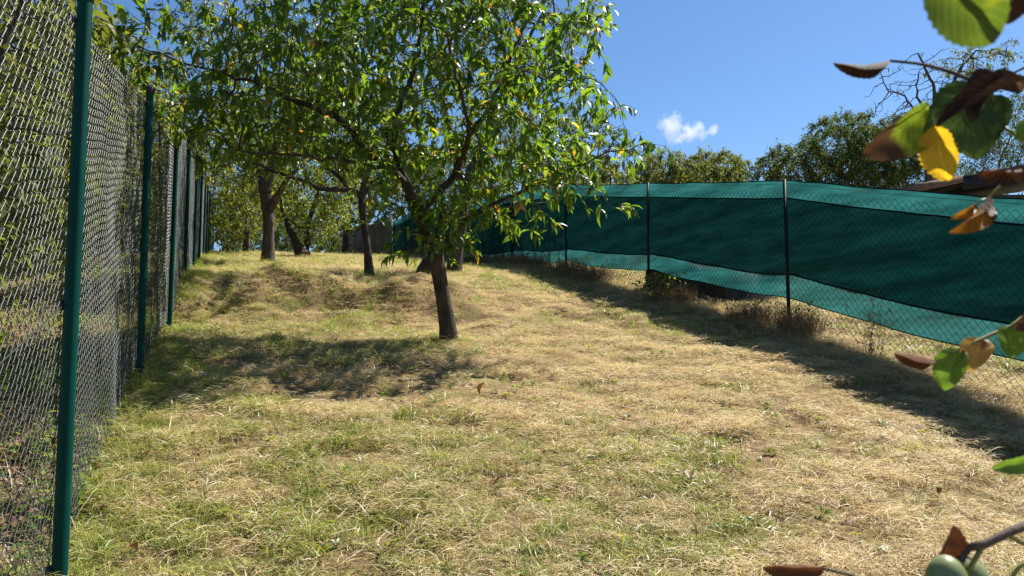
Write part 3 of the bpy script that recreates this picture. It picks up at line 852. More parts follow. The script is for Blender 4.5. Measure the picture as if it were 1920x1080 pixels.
def shrub(label, base, hgt, rad, leafm, ll, seed, natt=420, name='tall_shrub', cr_lo=0.35, lw=0.5, per=8, tmpl=LEAF_MID, gap=0.40, stems=4, bark='bark_grey', group=G2, cat='shrub', step=0.17, ntw=3, keep=True):
    b = np.array((base[0], base[1], float(H(*base)) - 0.05)); rng = np.random.default_rng(seed)
    tr = [b, b + (0.03, 0.02, hgt * .18), b + (0.05, 0, hgt * .34)]
    limbs = []
    for s in range(stems):
        a = s * 6.283 / stems + rng.uniform(-.5, .5)
        e = np.array((math.cos(a), math.sin(a), 0)) * rad * 0.55
        limbs.append(([tr[1], b + e * .5 + (0, 0, hgt * .45), b + e + (0, 0, hgt * .75)], 0.03, 0.012))
    ctr = b + (0, 0, hgt * (cr_lo + (1 - cr_lo) * .5))
    c2 = ctr - np.array((0, 0, CH)); dep = c2[1] * CP + c2[2] * SP
    u = 960 + F * c2[0] / dep; v = 540 - F * (c2[2] * CP - c2[1] * SP) / dep
    bl = [(u, v, dep, rad * F / dep, hgt * (1 - cr_lo) * .5 * F / dep, rad)]
    return make_tree(name, label, cat, group, tr, [0.05, 0.04, 0.03], limbs, bl, natt, step, step * 5.5, step * 1.3, M[bark], M[leafm], ll, lw, tmpl, per, 0.26, seed=seed, gap=gap, tip_r=0.004, thin=0.012, droop=0.5, ntw=ntw, spread_=0.02, leaf_keep=(lambda q: ((q[:, :2] - LF0) @ nrmL) > 0.12) if keep else (lambda q: ((q[:, :2] - RF0) @ nrmR) > 0.3))


shrub('tall shrub with large yellow-green leaves beside the first fence post', (-2.95, 3.4), 3.4, 0.95, 'olive_leaf', 0.085, 31, 900, cr_lo=0.30)
shrub('yellowing shrub behind the wire between first and second fence posts', (-4.1, 5.4), 3.5, 1.1, 'yellow_leaf', 0.075, 32, 900, cr_lo=0.24)
shrub('olive shrub behind the wire at the second fence post', (-5.3, 7.4), 3.7, 1.25, 'olive_leaf', 0.075, 33, 900, cr_lo=0.2)
shrub('bushy shrub behind the wire past the third fence post', (-6.3, 10.4), 4.0, 1.4, 'yellow_leaf', 0.08, 34, 800, cr_lo=0.14)
shrub('tall dense shrub behind the wire past the fourth fence post', (-7.7, 13.8), 5.0, 1.7, 'olive_leaf', 0.09, 35, 800, cr_lo=0.1, step=.2)
shrub('dense shrub behind the far half of the chain-link fence', (-10.2, 19.0), 5.2, 2.1, 'olive_leaf', 0.11, 36, 800, cr_lo=0.08, step=.24, tmpl=LEAF_SML)
shrub('low bush at the far end outside the chain-link fence', (-12.4, 24.5), 4.2, 2.0, 'yellow_leaf', 0.12, 39, 600, cr_lo=0.05, step=.26, tmpl=LEAF_SML)
shrub('broad leafy tree towering behind the first two fence posts', (-5.6, 4.4), 5.2, 1.7, 'yellow_leaf', 0.085, 37, 1100, name='leafy_tree', cat='tree', cr_lo=0.14, step=.2)
shrub('broad leafy tree towering behind the third fence post', (-8.6, 9.4), 6.0, 2.2, 'olive_leaf', 0.10, 38, 1100, name='leafy_tree', cat='tree', cr_lo=0.12, step=.24)
shrub('dark tree deep among the shrubs outside the chain-link fence', (-12.5, 14.5), 6.5, 2.8, 'dark_leaf', 0.13, 40, 900, name='leafy_tree', cat='tree', cr_lo=0.08, step=.3, tmpl=LEAF_SML)

for lab, xy_, h_, r_d, sd in (('low bush in the gap behind the first two fence posts', (-7.6, 7.0), 2.8, 1.7, 61), ('low bush deep behind the second and third fence posts', (-11.0, 11.5), 3.4, 2.3, 62),
                              ('low bush deep behind the first fence post', (-9.8, 6.6), 3.4, 2.3, 63), ('low bush behind the fifth fence post', (-10.4, 15.4), 3.2, 2.0, 64),
                              ('low bush behind the sixth fence post', (-13.8, 21.0), 3.4, 2.3, 65), ('wide bush in the open strip beyond the far fence posts', (-18.0, 25.0), 4.4, 3.4, 67), ('wide bush far out behind the second fence post', (-20.5, 19.0), 4.4, 3.6, 68), ('round bush on the skyline behind the third fence post', (-17.0, 33.0), 4.6, 3.2, 74), ('round bush on the skyline behind the second fence post', (-23.0, 41.0), 5.0, 4.0, 75),
                              ('round bush on the skyline behind the fourth fence post', (-14.6, 30.5), 4.4, 2.6, 76), ('broad low bush furthest out beyond the fence wire', (-16.0, 13.5), 4.0, 3.4, 66)):
    shrub(lab, xy_, h_, r_d, 'olive_leaf', 0.12, sd, 420, name='low_bush', cat='bush', cr_lo=-0.25, step=.26, tmpl=LEAF_SML, group='low bushes outside the chain-link fence')
# trees beyond the netted fence
G3 = 'trees beyond the netted fence'
simple_tree('leafy_tree', 'rounded olive-green tree above the net, right of the cherry crown', 'tree', G3, (1300, 440, 30), (1300, 390, 30), 0.16,
            [(1255, 330, 30, 62, 38, 2.2), (1330, 325, 30, 62, 42, 2.2), (1300, 350, 29, 100, 40, 2.2), (1215, 330, 31, 40, 40, 1.6)], 800, 'olive_leaf', 0.105, 41, per=16, gap=0.28, ntw=7)
simple_tree('leafy_tree', 'large dark green tree above the net beside the bare-branched tree', 'tree', G3, (1590, 450, 26), (1590, 380, 26), 0.18,
            [(1480, 315, 26, 65, 45, 2), (1575, 275, 26, 75, 60, 2.2), (1660, 285, 26, 80, 60, 2.2), (1600, 330, 25.6, 160, 45, 2)], 1200, 'dark_leaf', 0.092, 42, per=16, gap=0.28, ntw=7)
simple_tree('leafy_tree', 'green tree at the frame edge behind the dark shed roof', 'tree', G3, (1880, 480, 22), (1875, 370, 22), 0.14,
            [(1860, 270, 22, 80, 75, 1.8), (1930, 230, 22, 70, 80, 1.8), (1900, 320, 22, 90, 40, 1.5)], 800, 'dark_leaf', 0.075, 43, per=11, gap=0.40, ntw=5)
simple_tree('leafy_tree', 'olive tree low behind the net, left of the fence posts', 'tree', G3, (1120, 450, 28), (1120, 400, 28), 0.15,
            [(1140, 350, 28, 60, 40, 2), (1060, 350, 29, 60, 50, 2)], 320, 'plum_leaf', 0.11, 44, per=9)
for k_, lab, h_, r_d, sd in ((3.6, 'dense tree close behind the net, shading it right of the grey trunk', 4.6, 1.9, 71), (5.2, 'dense tree close behind the net, shading it left of the grey trunk', 4.8, 2.0, 72),
                             (6.9, 'dense tree close behind the far end of the net', 4.8, 2.1, 73)):
    q_ = RF0 + RFD * k_ + nrmR * 2.3
    shrub(lab, q_, h_, r_d, 'dark_leaf', 0.11, sd, 600, name='leafy_tree', cat='tree', cr_lo=0.22, step=.24, tmpl=LEAF_SML, group=G3, keep=False)
D5 = 20.0
simple_tree('bare_tree', 'half-dead tree with bare dark branches and leaves only at the top', 'tree', G3, (1748, 470, D5), (1742, 300, D5), 0.13,
            [(1760, 165, D5, 110, 75, 1.3), (1700, 200, D5, 70, 70, 1.0), (1845, 110, D5, 65, 35, .9), (1660, 180, D5, 45, 75, .6), (1810, 190, D5, 70, 60, 1), (1730, 130, D5, 70, 40, .8)], 560, 'olive_leaf', 0.075, 45, 'bark_dead',
            per=8, step=0.15, gap=0.30, tip=0.0075, ntw=2,
            bare=lambda p: not ((p[0] - P(1840, 95, D5)[0]) ** 2 + ((p[2] - P(1840, 95, D5)[2]) * 1.7) ** 2 < 1.15 ** 2),
            fork=[([P(1742, 300, D5), P(1750, 210, D5), P(1752, 170, D5), P(1735, 130, D5), P(1722, 100, D5)], 0.075, 0.022),
                  ([P(1752, 200, D5), P(1785, 160, D5), P(1800, 130, D5), P(1830, 95, D5)], 0.06, 0.022),
                  ([P(1746, 240, D5), P(1720, 180, D5), P(1722, 140, D5)], 0.045, 0.018),
                  ([P(1744, 260, D5), P(1700, 185, D5), P(1665, 170, D5), P(1650, 135, D5)], 0.035, 0.012)])
DF = 17.5
for lab, u, dd, sd in (('young tree with lime-washed foot just behind the net, left one', 1078, 17.2, 46), ('young tree with lime-washed foot just behind the net, right one', 1125, 16.4, 47)):
    b = P(u, 505, dd); b[2] = float(H(b[0], b[1])) - 0.05
    root, _ = make_tree('young_tree', lab, 'tree', 'lime-washed trees behind the net', [b, P(u - 2, 470, dd), P(u - 4, 430, dd)], [0.10, 0.085, 0.08],
                        [([P(u - 4, 430, dd), P(u - 25, 380, dd), P(u - 35, 330, dd)], 0.05, 0.02), ([P(u - 4, 430, dd), P(u + 15, 380, dd), P(u + 20, 330, dd)], 0.05, 0.02)],
                        [(u, 335, dd, 45, 32, .8), (u - 10, 400, dd, 30, 30, .5)], 130, 0.2, 1.1, 0.3, M['bark'], M['olive_leaf'], 0.08, 0.5, LEAF_SML, 8, 0.22, seed=sd, tip_r=0.006, thin=0.02)
    ml = MB(); ml.tube([b, b * 0.5 + P(u - 1, 490, dd) * .5, P(u - 1.4, 487, dd)], [0.109, 0.099, 0.096], 14, False, 0.05, sd)
    ml.build('lime_wash_band', M['lime'], root, True)

# ------------------------------------------------------------------ shed, covered bed, stones
g = np.array((7.6, 12.2)); gz = float(H(*g))
sh = thing('garden_shed', (*g, gz), 'low shed with dark felt roof and brown boards behind the net', 'shed')
zt = P(1800, 333, 12.0)[2]
xl, xm, xr = P(1672, 349, 12.0)[0], P(1797, 330, 12.0)[0], P(2120, 300, 12.0)[0]
mb = MB(); mb.box(((xm + xr) / 2, 13.2, (gz + zt) / 2 - 0.1), (xr - xm - 0.3, 2.2, zt - gz - 0.25)); mb.build('wall', M['wood_old'], sh)
mb = MB()
slope = (P(1920, 314, 12)[2] - P(1797, 332, 12)[2]) / (P(1920, 314, 12)[0] - xm)
ang = math.atan(slope)
Mr = np.array(((math.cos(ang), 0, -math.sin(ang)), (0, 1, 0), (math.sin(ang), 0, math.cos(ang))))
Lr = (xr - xm) / math.cos(ang)
mb.box(((xm + xr) / 2, 13.1, zt + slope * (xr - xm) / 2 - 0.05), (Lr, 2.7, 0.10), M=Mr); roof = mb.build('roof', M['roof'], sh)
mb = MB(); mb.box(((xm + xr) / 2 + .0, 11.73, zt + slope * (xr - xm) / 2 - 0.13), (Lr, 0.03, 0.20), M=Mr); mb.build('fascia_board', M['roof'], sh)
zb0 = P(1672, 352, 12.0)[2]; zb1 = P(1797, 326, 12)[2]
a2 = math.atan2(zb1 - zb0, xm - xl); Ma = np.array(((math.cos(a2), 0, -math.sin(a2)), (0, 1, 0), (math.sin(a2), 0, math.cos(a2))))
for j in range(5):
    mb = MB(); mb.box(((xl + xm) / 2, 11.9 + j * 0.30, (zb0 + zb1) / 2 - 0.07 + 0.01 * (j % 2)), ((xm - xl) / math.cos(a2), 0.285, 0.03 + .008 * (j % 2)), M=Ma)
    mb.build('roof_board', M['roof_wood'], sh)
mb = MB(); mb.box(((xl + xm) / 2, 11.72, (zb0 + zb1) / 2 - 0.10), ((xm - xl) / math.cos(a2), 0.03, 0.13), M=Ma); mb.build('barge_board', M['roof_wood'], sh)
mb = MB(); mb.box((xl + 0.45, 12.4, (gz + zb0) / 2), (0.10, 0.10, zb0 - gz + .1)); mb.build('corner_post', M['wood_old'], sh)

# black sheet-covered raised bed behind the fence
c0, c1 = ground_hit(1212, 562), ground_hit(1360, 592)
d0 = P(1210, 545, 12.15); d1 = P(1363, 580, 10.2)
bc = (d0 + d1) / 2; bz = float(H(bc[0], bc[1]))
rb = thing('raised_bed', (bc[0], bc[1], bz), 'low raised bed wrapped in black sheeting behind the wire fence', 'raised bed')
dv = unit((d1 - d0) * (1, 1, 0)); pv = np.array((-dv[1], dv[0], 0)); pv = pv if pv[0] > 0 else -pv
Lb = np.linalg.norm((d1 - d0)[:2]); ns, nc = 30, 12
vv = []
for i in range(ns + 1):
    s = i / ns; c = d0 + (d1 - d0) * s; zg = float(H(c[0], c[1]))
    top = 0.48 + 0.05 * math.sin(s * 7) + 0.03 * noise2(s * 9, 1, 5)
    prof = [(0, -0.1), (0.0, .15), (0.01, top * .8), (.04, top), (.3, top + .03 * math.sin(i)), (.6, top + .02), (.87, top), (.9, top * .8), (.92, .1), (.92, -.1)]
    for (a, h) in prof:
        vv.append(c + pv * (a + 0.025 * (noise2(s * 14, h * 9, 8) - .5)) + np.array((0, 0, zg - c[2] + h)))
npf = len(prof); tq = []
for i in range(ns):
    for j in range(npf - 1):
        a = i * npf + j; tq += [(a, a + 1, a + npf + 1), (a, a + npf + 1, a + npf)]
for e in (0, ns):
    for j in range(1, npf - 1): tq.append((e * npf, e * npf + j, e * npf + j + 1))
mb = MB(); mb.add(vv, tq); mb.build('sheet_cover', M['tarp'], rb, True)
mb = MB(); q = d0 + (d1 - d0) * .75; mb.tube([q + pv * .02 + (0, 0, float(H(q[0], q[1])) - q[2] + .47), q + dv * .5 + pv * .02 + (0, 0, float(H(*(q + dv * .5)[:2])) - q[2] + .45)], 0.018, 8); mb.build('edge_pole', M['lime'], rb, True)

# dark stone beside the grey trunk
sp_ = P(802, 508, 13.6); sp_[2] = float(H(sp_[0], sp_[1]))
mb = MB(); mb.tube([sp_ + (-.12, 0, -.1), sp_ + (-.06, 0, .12), sp_ + (.02, 0, .30), sp_ + (.09, 0, .44), sp_ + (.11, 0, .47)], [.15, .15, .12, .08, .02], 10, True, .35, 3)
o = mb.build('old_stump', M['bark']); tag(o, 'dark broken stump leaning left beside the grey trunk', 'stump')
for i, (u, d_, lab) in enumerate(((1150, 16.5, 'short brown stake under the net, left of the pair'), (1168, 16.3, 'short brown stake under the net, right of the pair'))):
    b = P(u, 510, d_); b[2] = float(H(b[0], b[1]))
    mb = MB(); mb.tube([b + (0, 0, -.2), b + (0.01, 0, .2), b + (0.015, 0, .42)], [.05, .05, .045], 8, True, .1, i)
    tag(mb.build('wooden_stake', M['wood_old']), lab, 'stake', 'stakes under the net')


# ------------------------------------------------------------------ grass, weeds, litter (instanced stuff)
def blade_set(n, rad, hlo, hhi, wlo, whi, lie, curl, seed, clump=0.0, segs=3):
    """n blades as one mesh: lie 0 = upright, 1 = lying flat."""
    rng = np.random.default_rng(seed); V, T = [], []
    for b in range(n):
        a = rng.uniform(0, 6.283); rr = rad * math.sqrt(rng.random()) * (1 - clump)
        p = np.array((math.cos(a) * rr, math.sin(a) * rr, -0.005 + (rng.uniform(0, 0.03) if lie > .6 else 0)))
        h = rng.uniform(hlo, hhi); w = rng.uniform(wlo, whi)
        az = rng.uniform(0, 6.283); out = np.array((math.cos(az), math.sin(az), 0))
        el = max(0.03, (1 - lie) * rng.uniform(0.9, 1.5) + rng.normal(0, 0.10))
        side = np.cross(out, (0, 0, 1.0)); pts = [p]
        for s in range(segs):
            d = out * math.cos(el) + np.array((0, 0, 1.0)) * math.sin(el)
            pts.append(pts[-1] + d * h / segs); el -= curl * rng.uniform(0.5, 1.5); el = max(el, -0.5)
            out = unit(out + side * rng.normal(0, 0.18))
        base = len(V)
        tw = rng.normal(0, .5); sd = unit(side * math.cos(tw) + np.array((0, 0, 1.)) * math.sin(tw))
        for s in range(segs):
            ww = w * (1 - (s / segs) ** 2 * 0.7) / 2; V += [pts[s] - sd * ww, pts[s] + sd * ww]
        V.append(pts[-1])
        for s in range(segs - 1):
            q = base + 2 * s; T += [(q, q + 1, q + 3), (q, q + 3, q + 2)]
        q = base + 2 * (segs - 1); T.append((q, q + 1, q + 2))
    return np.array(V), np.array(T)


def herb_set(n, rad, ll, seed, hgt=0.03):
    rng = np.random.default_rng(seed); a = rng.uniform(0, 6.283, n)
    pos = np.stack([np.cos(a) * rad * rng.random(n) * .3, np.sin(a) * rad * rng.random(n) * .3, rng.uniform(0.005, hgt, n)], 1)
    ax = np.stack([np.cos(a), np.sin(a), rng.uniform(0.0, 0.6, n)], 1)
    return leaves_np(pos, ax, np.tile((0, 0, 1.0), (n, 1)) + rng.normal(0, .3, (n, 3)), ll * rng.uniform(.6, 1.2, n), ll * .45 * rng.uniform(.7, 1.2, n), LEAF_BIG)


def litter_set(n, rad, ll, seed):
    rng = np.random.default_rng(seed)
    pos = np.stack([rng.normal(0, rad * .5, n), rng.normal(0, rad * .5, n), rng.uniform(0.01, 0.04, n)], 1)
    ax = np.stack([rng.normal(0, 1, n), rng.normal(0, 1, n), rng.normal(0, .25, n)], 1)
    return leaves_np(pos, ax, np.tile((0, 0, 1.0), (n, 1)) + rng.normal(0, .5, (n, 3)), ll * rng.uniform(.6, 1.2, n), ll * .5 * rng.uniform(.7, 1.2, n), LEAF_BIG)


def stalk_set(n, hlo, hhi, seed, leafs=6):
    """Dry branching stalks with withered leaves."""
    rng = np.random.default_rng(seed); V, T, off = [], [], 0
    mb = MB()
    for i in range(n):
        b = np.array((*rng.normal(0, .06, 2), -.02)); d = unit(np.array((*rng.normal(0, .22, 2), 1.0))); h = rng.uniform(hlo, hhi)
        pts = [b, b + d * h * .5 + rng.normal(0, .01, 3), b + d * h + np.array((*rng.normal(0, .05, 2), -.02))]
        mb.tube(pts, [.0026, .002, .001], 3, False)
        for j in range(3):
            s = rng.uniform(.4, .95); q = b + d * h * s; e = unit(d + rng.normal(0, .6, 3)) * h * .22
            mb.tube([q, q + e], [.0014, .0007], 3, False)
        pos = b + d * (h * rng.uniform(.1, 1, (leafs, 1)))
        v, t = leaves_np(pos, rng.normal(0, .7, (leafs, 3)) + (0, 0, -.3), rng.normal(0, 1, (leafs, 3)), rng.uniform(.025, .06, leafs), rng.uniform(.006, .02, leafs), LEAF_SML)
        mb.add(v, t)
    return np.concatenate(mb.v), np.concatenate(mb.t)


def scatter(name, label, tmpl_vt, mat, pts, scl, seed, cat='grass', tilt=0.12):
    """Tufts on given ground points, by geometry nodes: one object nobody could count."""
    rng = np.random.default_rng(seed)
    tm = bpy.data.objects.new(name + '_tuft', mesh_np(name + '_tuft', tmpl_vt[0], tmpl_vt[1], False, mat))
    me = bpy.data.meshes.new(name); n = len(pts)
    me.vertices.add(n); me.vertices.foreach_set('co', np.ascontiguousarray(pts, dtype=np.float32).ravel())
    ra = me.attributes.new('tuft_rotation', 'FLOAT_VECTOR', 'POINT')
    ra.data.foreach_set('vector', np.stack([rng.normal(0, tilt, n), rng.normal(0, tilt, n), rng.uniform(0, 6.283, n)], 1).astype(np.float32).ravel())
    sa = me.attributes.new('tuft_scale', 'FLOAT', 'POINT'); sa.data.foreach_set('value', np.asarray(scl, dtype=np.float32))
    o = obj(name, me)
    ng = bpy.data.node_groups.new(name, 'GeometryNodeTree')
    ng.interface.new_socket('Geometry', in_out='INPUT', socket_type='NodeSocketGeometry')
    ng.interface.new_socket('Geometry', in_out='OUTPUT', socket_type='NodeSocketGeometry')
    gi = ng.nodes.new('NodeGroupInput'); go = ng.nodes.new('NodeGroupOutput')
    inst = ng.nodes.new('GeometryNodeInstanceOnPoints'); oi = ng.nodes.new('GeometryNodeObjectInfo')
    oi.inputs['Object'].default_value = tm
    a1 = ng.nodes.new('GeometryNodeInputNamedAttribute'); a1.data_type = 'FLOAT_VECTOR'; a1.inputs['Name'].default_value = 'tuft_rotation'
    a2_ = ng.nodes.new('GeometryNodeInputNamedAttribute'); a2_.data_type = 'FLOAT'; a2_.inputs['Name'].default_value = 'tuft_scale'
    lk = ng.links.new
    lk(gi.outputs[0], inst.inputs['Points']); lk(oi.outputs['Geometry'], inst.inputs['Instance'])
    lk(a1.outputs['Attribute'], inst.inputs['Rotation']); lk(a2_.outputs['Attribute'], inst.inputs['Scale']); lk(inst.outputs[0], go.inputs[0])
    md = o.modifiers.new('tufts', 'NODES'); md.node_group = ng
    tag(o, label, cat, kind='stuff')
    return o


def spread(n_target, dens_fn, rmax=48, seed=0, near=5.0, fall=1.25, rmin=1.3):
    """Random ground points around the camera's side of the slope, thinning with distance."""
    rng = np.random.default_rng(seed)
    rr = np.linspace(rmin, rmax, 2000); pdf = rr * np.minimum(1, (near / rr) ** fall); cdf = np.cumsum(pdf); cdf /= cdf[-1]
    m = int(n_target)
    r = np.interp(rng.random(m), cdf, rr); a = rng.uniform(-R(47), R(47), m)
    x, y = r * np.sin(a), r * np.cos(a)
    k = rng.random(m) < dens_fn(x, y)
    return np.stack([x[k], y[k], H(x[k], y[k])], 1), r[k], rng


def side_left(x, y):      # > 0 on the lawn side of the chain-link fence
    p = np.stack([x - LF0[0], y - LF0[1]], -1); return -(p @ nrmL)


def side_right(x, y):     # > 0 on the lawn side of the netted fence
    p = np.stack([x - RF0[0], y - RF0[1]], -1); return -(p @ nrmR)


def lawn(x, y): return (side_left(x, y) > 0.0) * 1.0


def greenness(x, y):
    g_ = fbm2(x * 0.55 + 3, y * 0.55, 77, 4)
    g_ = g_ + 0.22 * np.exp(-np.maximum(side_left(x, y), 0) / 0.9) - 0.045 * np.clip(x, -2, 3)
    g_ = g_ + np.where(side_right(x, y) < -0.3, 0.34, 0)
    return np.clip((g_ - 0.42) * 5.5, 0, 1)


def bare_patch(x, y): return np.clip((fbm2(x * 1.9 + 9, y * 1.9, 55, 3) - 0.36) * 9, 0.2, 1)


def sc(rng, n, r, lo, hi, p=None):
    k = 1.0 if p is None else 0.45 + 1.25 * fbm2(p[:, 0] * 3.4, p[:, 1] * 3.4, 66)         # grows in clumps
    return rng.uniform(lo, hi, n) * (1 + np.clip(r - 8, 0, 30) * 0.035) * k


pts, r_, rng_ = spread(42000, lambda x, y: lawn(x, y) * bare_patch(x, y), seed=1)
for q in range(3):
    s = slice(q, None, 3)
    scatter('dry_grass', 'mat of dry straw-coloured mown grass covering the slope', blade_set(76, 0.12, 0.025, 0.10, 0.0014, 0.0030, 0.80, 0.32, 100 + q), M['straw'], pts[s], sc(rng_, len(pts[s]), r_[s], 0.75, 1.25, pts[s]), q)
pts, r_, rng_ = spread(34000, lambda x, y: lawn(x, y) * bare_patch(x, y) * (0.7 - 0.3 * greenness(x, y)), seed=2)
for q in range(2):
    s = slice(q, None, 2)
    scatter('dry_grass', 'short standing dry grass stubble over the slope', blade_set(44, 0.08, 0.03, 0.085, 0.0014, 0.0028, 0.40, 0.5, 110 + q), M['straw'], pts[s], sc(rng_, len(pts[s]), r_[s], 0.7, 1.4, pts[s]), 5 + q)
pts, r_, rng_ = spread(38000, lambda x, y: lawn(x, y) * (0.04 + 0.85 * greenness(x, y)), seed=3)
for q in range(2):
    s = slice(q, None, 2)
    scatter('green_grass', 'patchy short green grass growing through the straw', blade_set(30, 0.08, 0.05, 0.13, 0.0018, 0.0038, 0.35, 0.42, 120 + q), M['grass'], pts[s], sc(rng_, len(pts[s]), r_[s], 0.6, 1.45, pts[s]), 8 + q)
# longer grass at the foot of the chain-link fence
rng_ = np.random.default_rng(5); t = rng_.uniform(-0.9, 10, 2600); o_ = np.abs(rng_.normal(0, 0.22, 2600)) + 0.0
xy = LF0 + LFD * t[:, None] - nrmL * (o_[:, None] - 0.06)
scatter('green_grass', 'longer green grass along the foot of the chain-link fence', blade_set(26, 0.07, 0.12, 0.26, 0.002, 0.0045, 0.3, 0.5, 130), M['grass'], np.column_stack([xy, H(xy[:, 0], xy[:, 1])]), rng_.uniform(.45, 1.15, 2600) * np.exp(-o_ * .8), 12)
# green tussocks scattered on the lawn
pts, r_, rng_ = spread(2600, lambda x, y: lawn(x, y) * (side_right(x, y) > .2) * (0.12 + 0.6 * greenness(x, y)), rmax=22, seed=6)
scatter('green_grass', 'scattered taller grass tussocks bending over on the lawn', blade_set(34, 0.05, 0.10, 0.24, 0.002, 0.0042, 0.25, 0.55, 131), M['grass'], pts, sc(rng_, len(pts), r_, .5, 1.1), 13)
# longer grass round the feet of the trunks
tp = []
for (b_, rr0) in ((tb, .13), (t2, .13), (t3, .24), (t4, .24)):
    for a_ in rng_.uniform(0, 6.283, 34):
        r0_ = rr0 + abs(rng_.normal(0, .09)); tp.append((b_[0] + r0_ * math.cos(a_), b_[1] + r0_ * math.sin(a_)))
tp = np.array(tp)
scatter('green_grass', 'longer grass left standing round the feet of the trunks', blade_set(22, 0.05, 0.08, 0.2, 0.0018, 0.004, 0.3, 0.45, 133), M['grass'], np.column_stack([tp, H(tp[:, 0], tp[:, 1])]), rng_.uniform(.4, 1.1, len(tp)), 14)
# dry and green growth along the netted fence
rng_ = np.random.default_rng(8); n_ = 2600; t = rng_.uniform(-1.6, 8, n_); t = t[fbm2(t * 4.2, t * 0, 91) > 0.47]; n_ = len(t); o_ = rng_.normal(0.10, 0.22, n_)
xy = RF0 + RFD * t[:, None] - nrmR * o_[:, None]
for q in range(2):
    s = slice(q, None, 2)
    scatter('dry_weeds', 'tangle of brown withered weeds along the netted fence', stalk_set(7, 0.12, 0.36, 140 + q), M['weed'], np.column_stack([xy, H(xy[:, 0], xy[:, 1])])[s], (rng_.uniform(.5, 1.25, n_) * np.exp(-np.abs(o_) * .9))[s], 15 + q, 'weeds')
n_ = 2600; t = rng_.uniform(-1.6, 8, n_); o_ = rng_.normal(0.12, 0.28, n_); xy = RF0 + RFD * t[:, None] - nrmR * o_[:, None]
scatter('dry_grass', 'longer dry grass standing under the netted fence', blade_set(26, 0.08, 0.12, 0.32, 0.0018, 0.0036, 0.35, 0.4, 150), M['straw'], np.column_stack([xy, H(xy[:, 0], xy[:, 1])]), rng_.uniform(.4, 1.0, n_), 18)
# small broad-leaved weeds in the lawn
pts, r_, rng_ = spread(2600, lambda x, y: lawn(x, y) * 0.5, rmax=16, seed=9)
scatter('broadleaf_weeds', 'small broad-leaved weeds dotted through the dry lawn', herb_set(7, 0.05, 0.05, 160), M['herb'], pts, sc(rng_, len(pts), r_, .4, 1.0), 19, 'weeds')
# leaf litter on the lawn and outside the fence
pts, r_, rng_ = spread(1500, lambda x, y: lawn(x, y) * 0.5, rmax=16, seed=10)
scatter('leaf_litter', 'small brown leaf fragments scattered over the dry lawn', litter_set(2, 0.2, 0.035, 170), M['litter'], pts, sc(rng_, len(pts), r_, .5, 1.2), 20, 'leaf litter')
rng_ = np.random.default_rng(11); n_ = 5200; t = rng_.uniform(-1.2, 6, n_); o_ = rng_.exponential(1.3, n_) + .02
xy = LF0 + LFD * t[:, None] + nrmL * o_[:, None]
gz_ = np.column_stack([xy, H(xy[:, 0], xy[:, 1])])
scatter('leaf_litter', 'brown leaf litter on the ground outside the chain-link fence', litter_set(14, 0.22, 0.06, 171), M['litter'], gz_[::2], rng_.uniform(.6, 1.2, len(gz_[::2])), 21, 'leaf litter')
scatter('ground_cover', 'low green ground-cover plants outside the chain-link fence', herb_set(12, 0.12, 0.065, 161, 0.16), M['herb'], gz_[1::3], rng_.uniform(.5, 1.2, len(gz_[1::3])), 22, 'ground cover')
scatter('dry_grass', 'dry grass standing outside the chain-link fence', blade_set(24, 0.1, 0.08, 0.3, 0.002, 0.004, 0.4, 0.4, 151), M['straw'], gz_[2::3], rng_.uniform(.5, 1.1, len(gz_[2::3])), 23)


# ------------------------------------------------------------------ single plants and fallen leaves
def clump(name, label, cat, uv, maker, mat, scale=1.0, loc=None):
    p = ground_hit(*uv) if loc is None else loc
    v, t = maker
    o = obj(name, mesh_np(name, v * scale, t, False, mat)); o.location = Vector([float(c) for c in p])
    return tag(o, label, cat)


def at_fence(k, off):
    p = RF0 + RFD * k - nrmR * off; return np.array((p[0], p[1], float(H(*p))))


clump('dry_weed', 'tall thin bunch of dry stalks before the net, far right of the nearest net post', 'weed', None, stalk_set(16, 0.35, 0.75, 201, 9), M['weed'], 1.0, at_fence(-0.42, 0.14))
clump('dry_weed', 'dense brown withered weed just right of the nearest net post', 'weed', None, stalk_set(22, 0.18, 0.36, 202, 12), M['weed'], 1.0, at_fence(-0.13, 0.22))
clump('dry_weed', 'brown withered weed left of the nearest net post', 'weed', None, stalk_set(22, 0.18, 0.34, 203, 12), M['weed'], 1.0, at_fence(0.13, 0.18))
root = clump('low_shrub', 'small bramble shrub with green and yellow leaves before the black bed', 'shrub', None, (lambda: (lambda rng: leaves_np(
    np.stack([rng.normal(0, .2, 260), rng.normal(0, .2, 260), rng.uniform(.03, .42, 260)], 1), rng.normal(0, 1, (260, 3)) + (0, 0, -.2), np.tile((0, 0, 1.), (260, 1)) + rng.normal(0, .5, (260, 3)),
    rng.uniform(.04, .075, 260), rng.uniform(.025, .045, 260), LEAF_BIG))(np.random.default_rng(204)))(), M['yellow_leaf'], 1.0, at_fence(0.80, 0.22))
mb = MB(); rr_ = np.random.default_rng(5)
for i in range(14): e = np.array((*rr_.normal(0, .16, 2), rr_.uniform(.2, .42))); mb.tube([(0, 0, -.02), e * .5 + (0, 0, .05), e], [.004, .003, .0015], 4, False)
st = mb.build('stems', M['bark'], None); st.parent = root

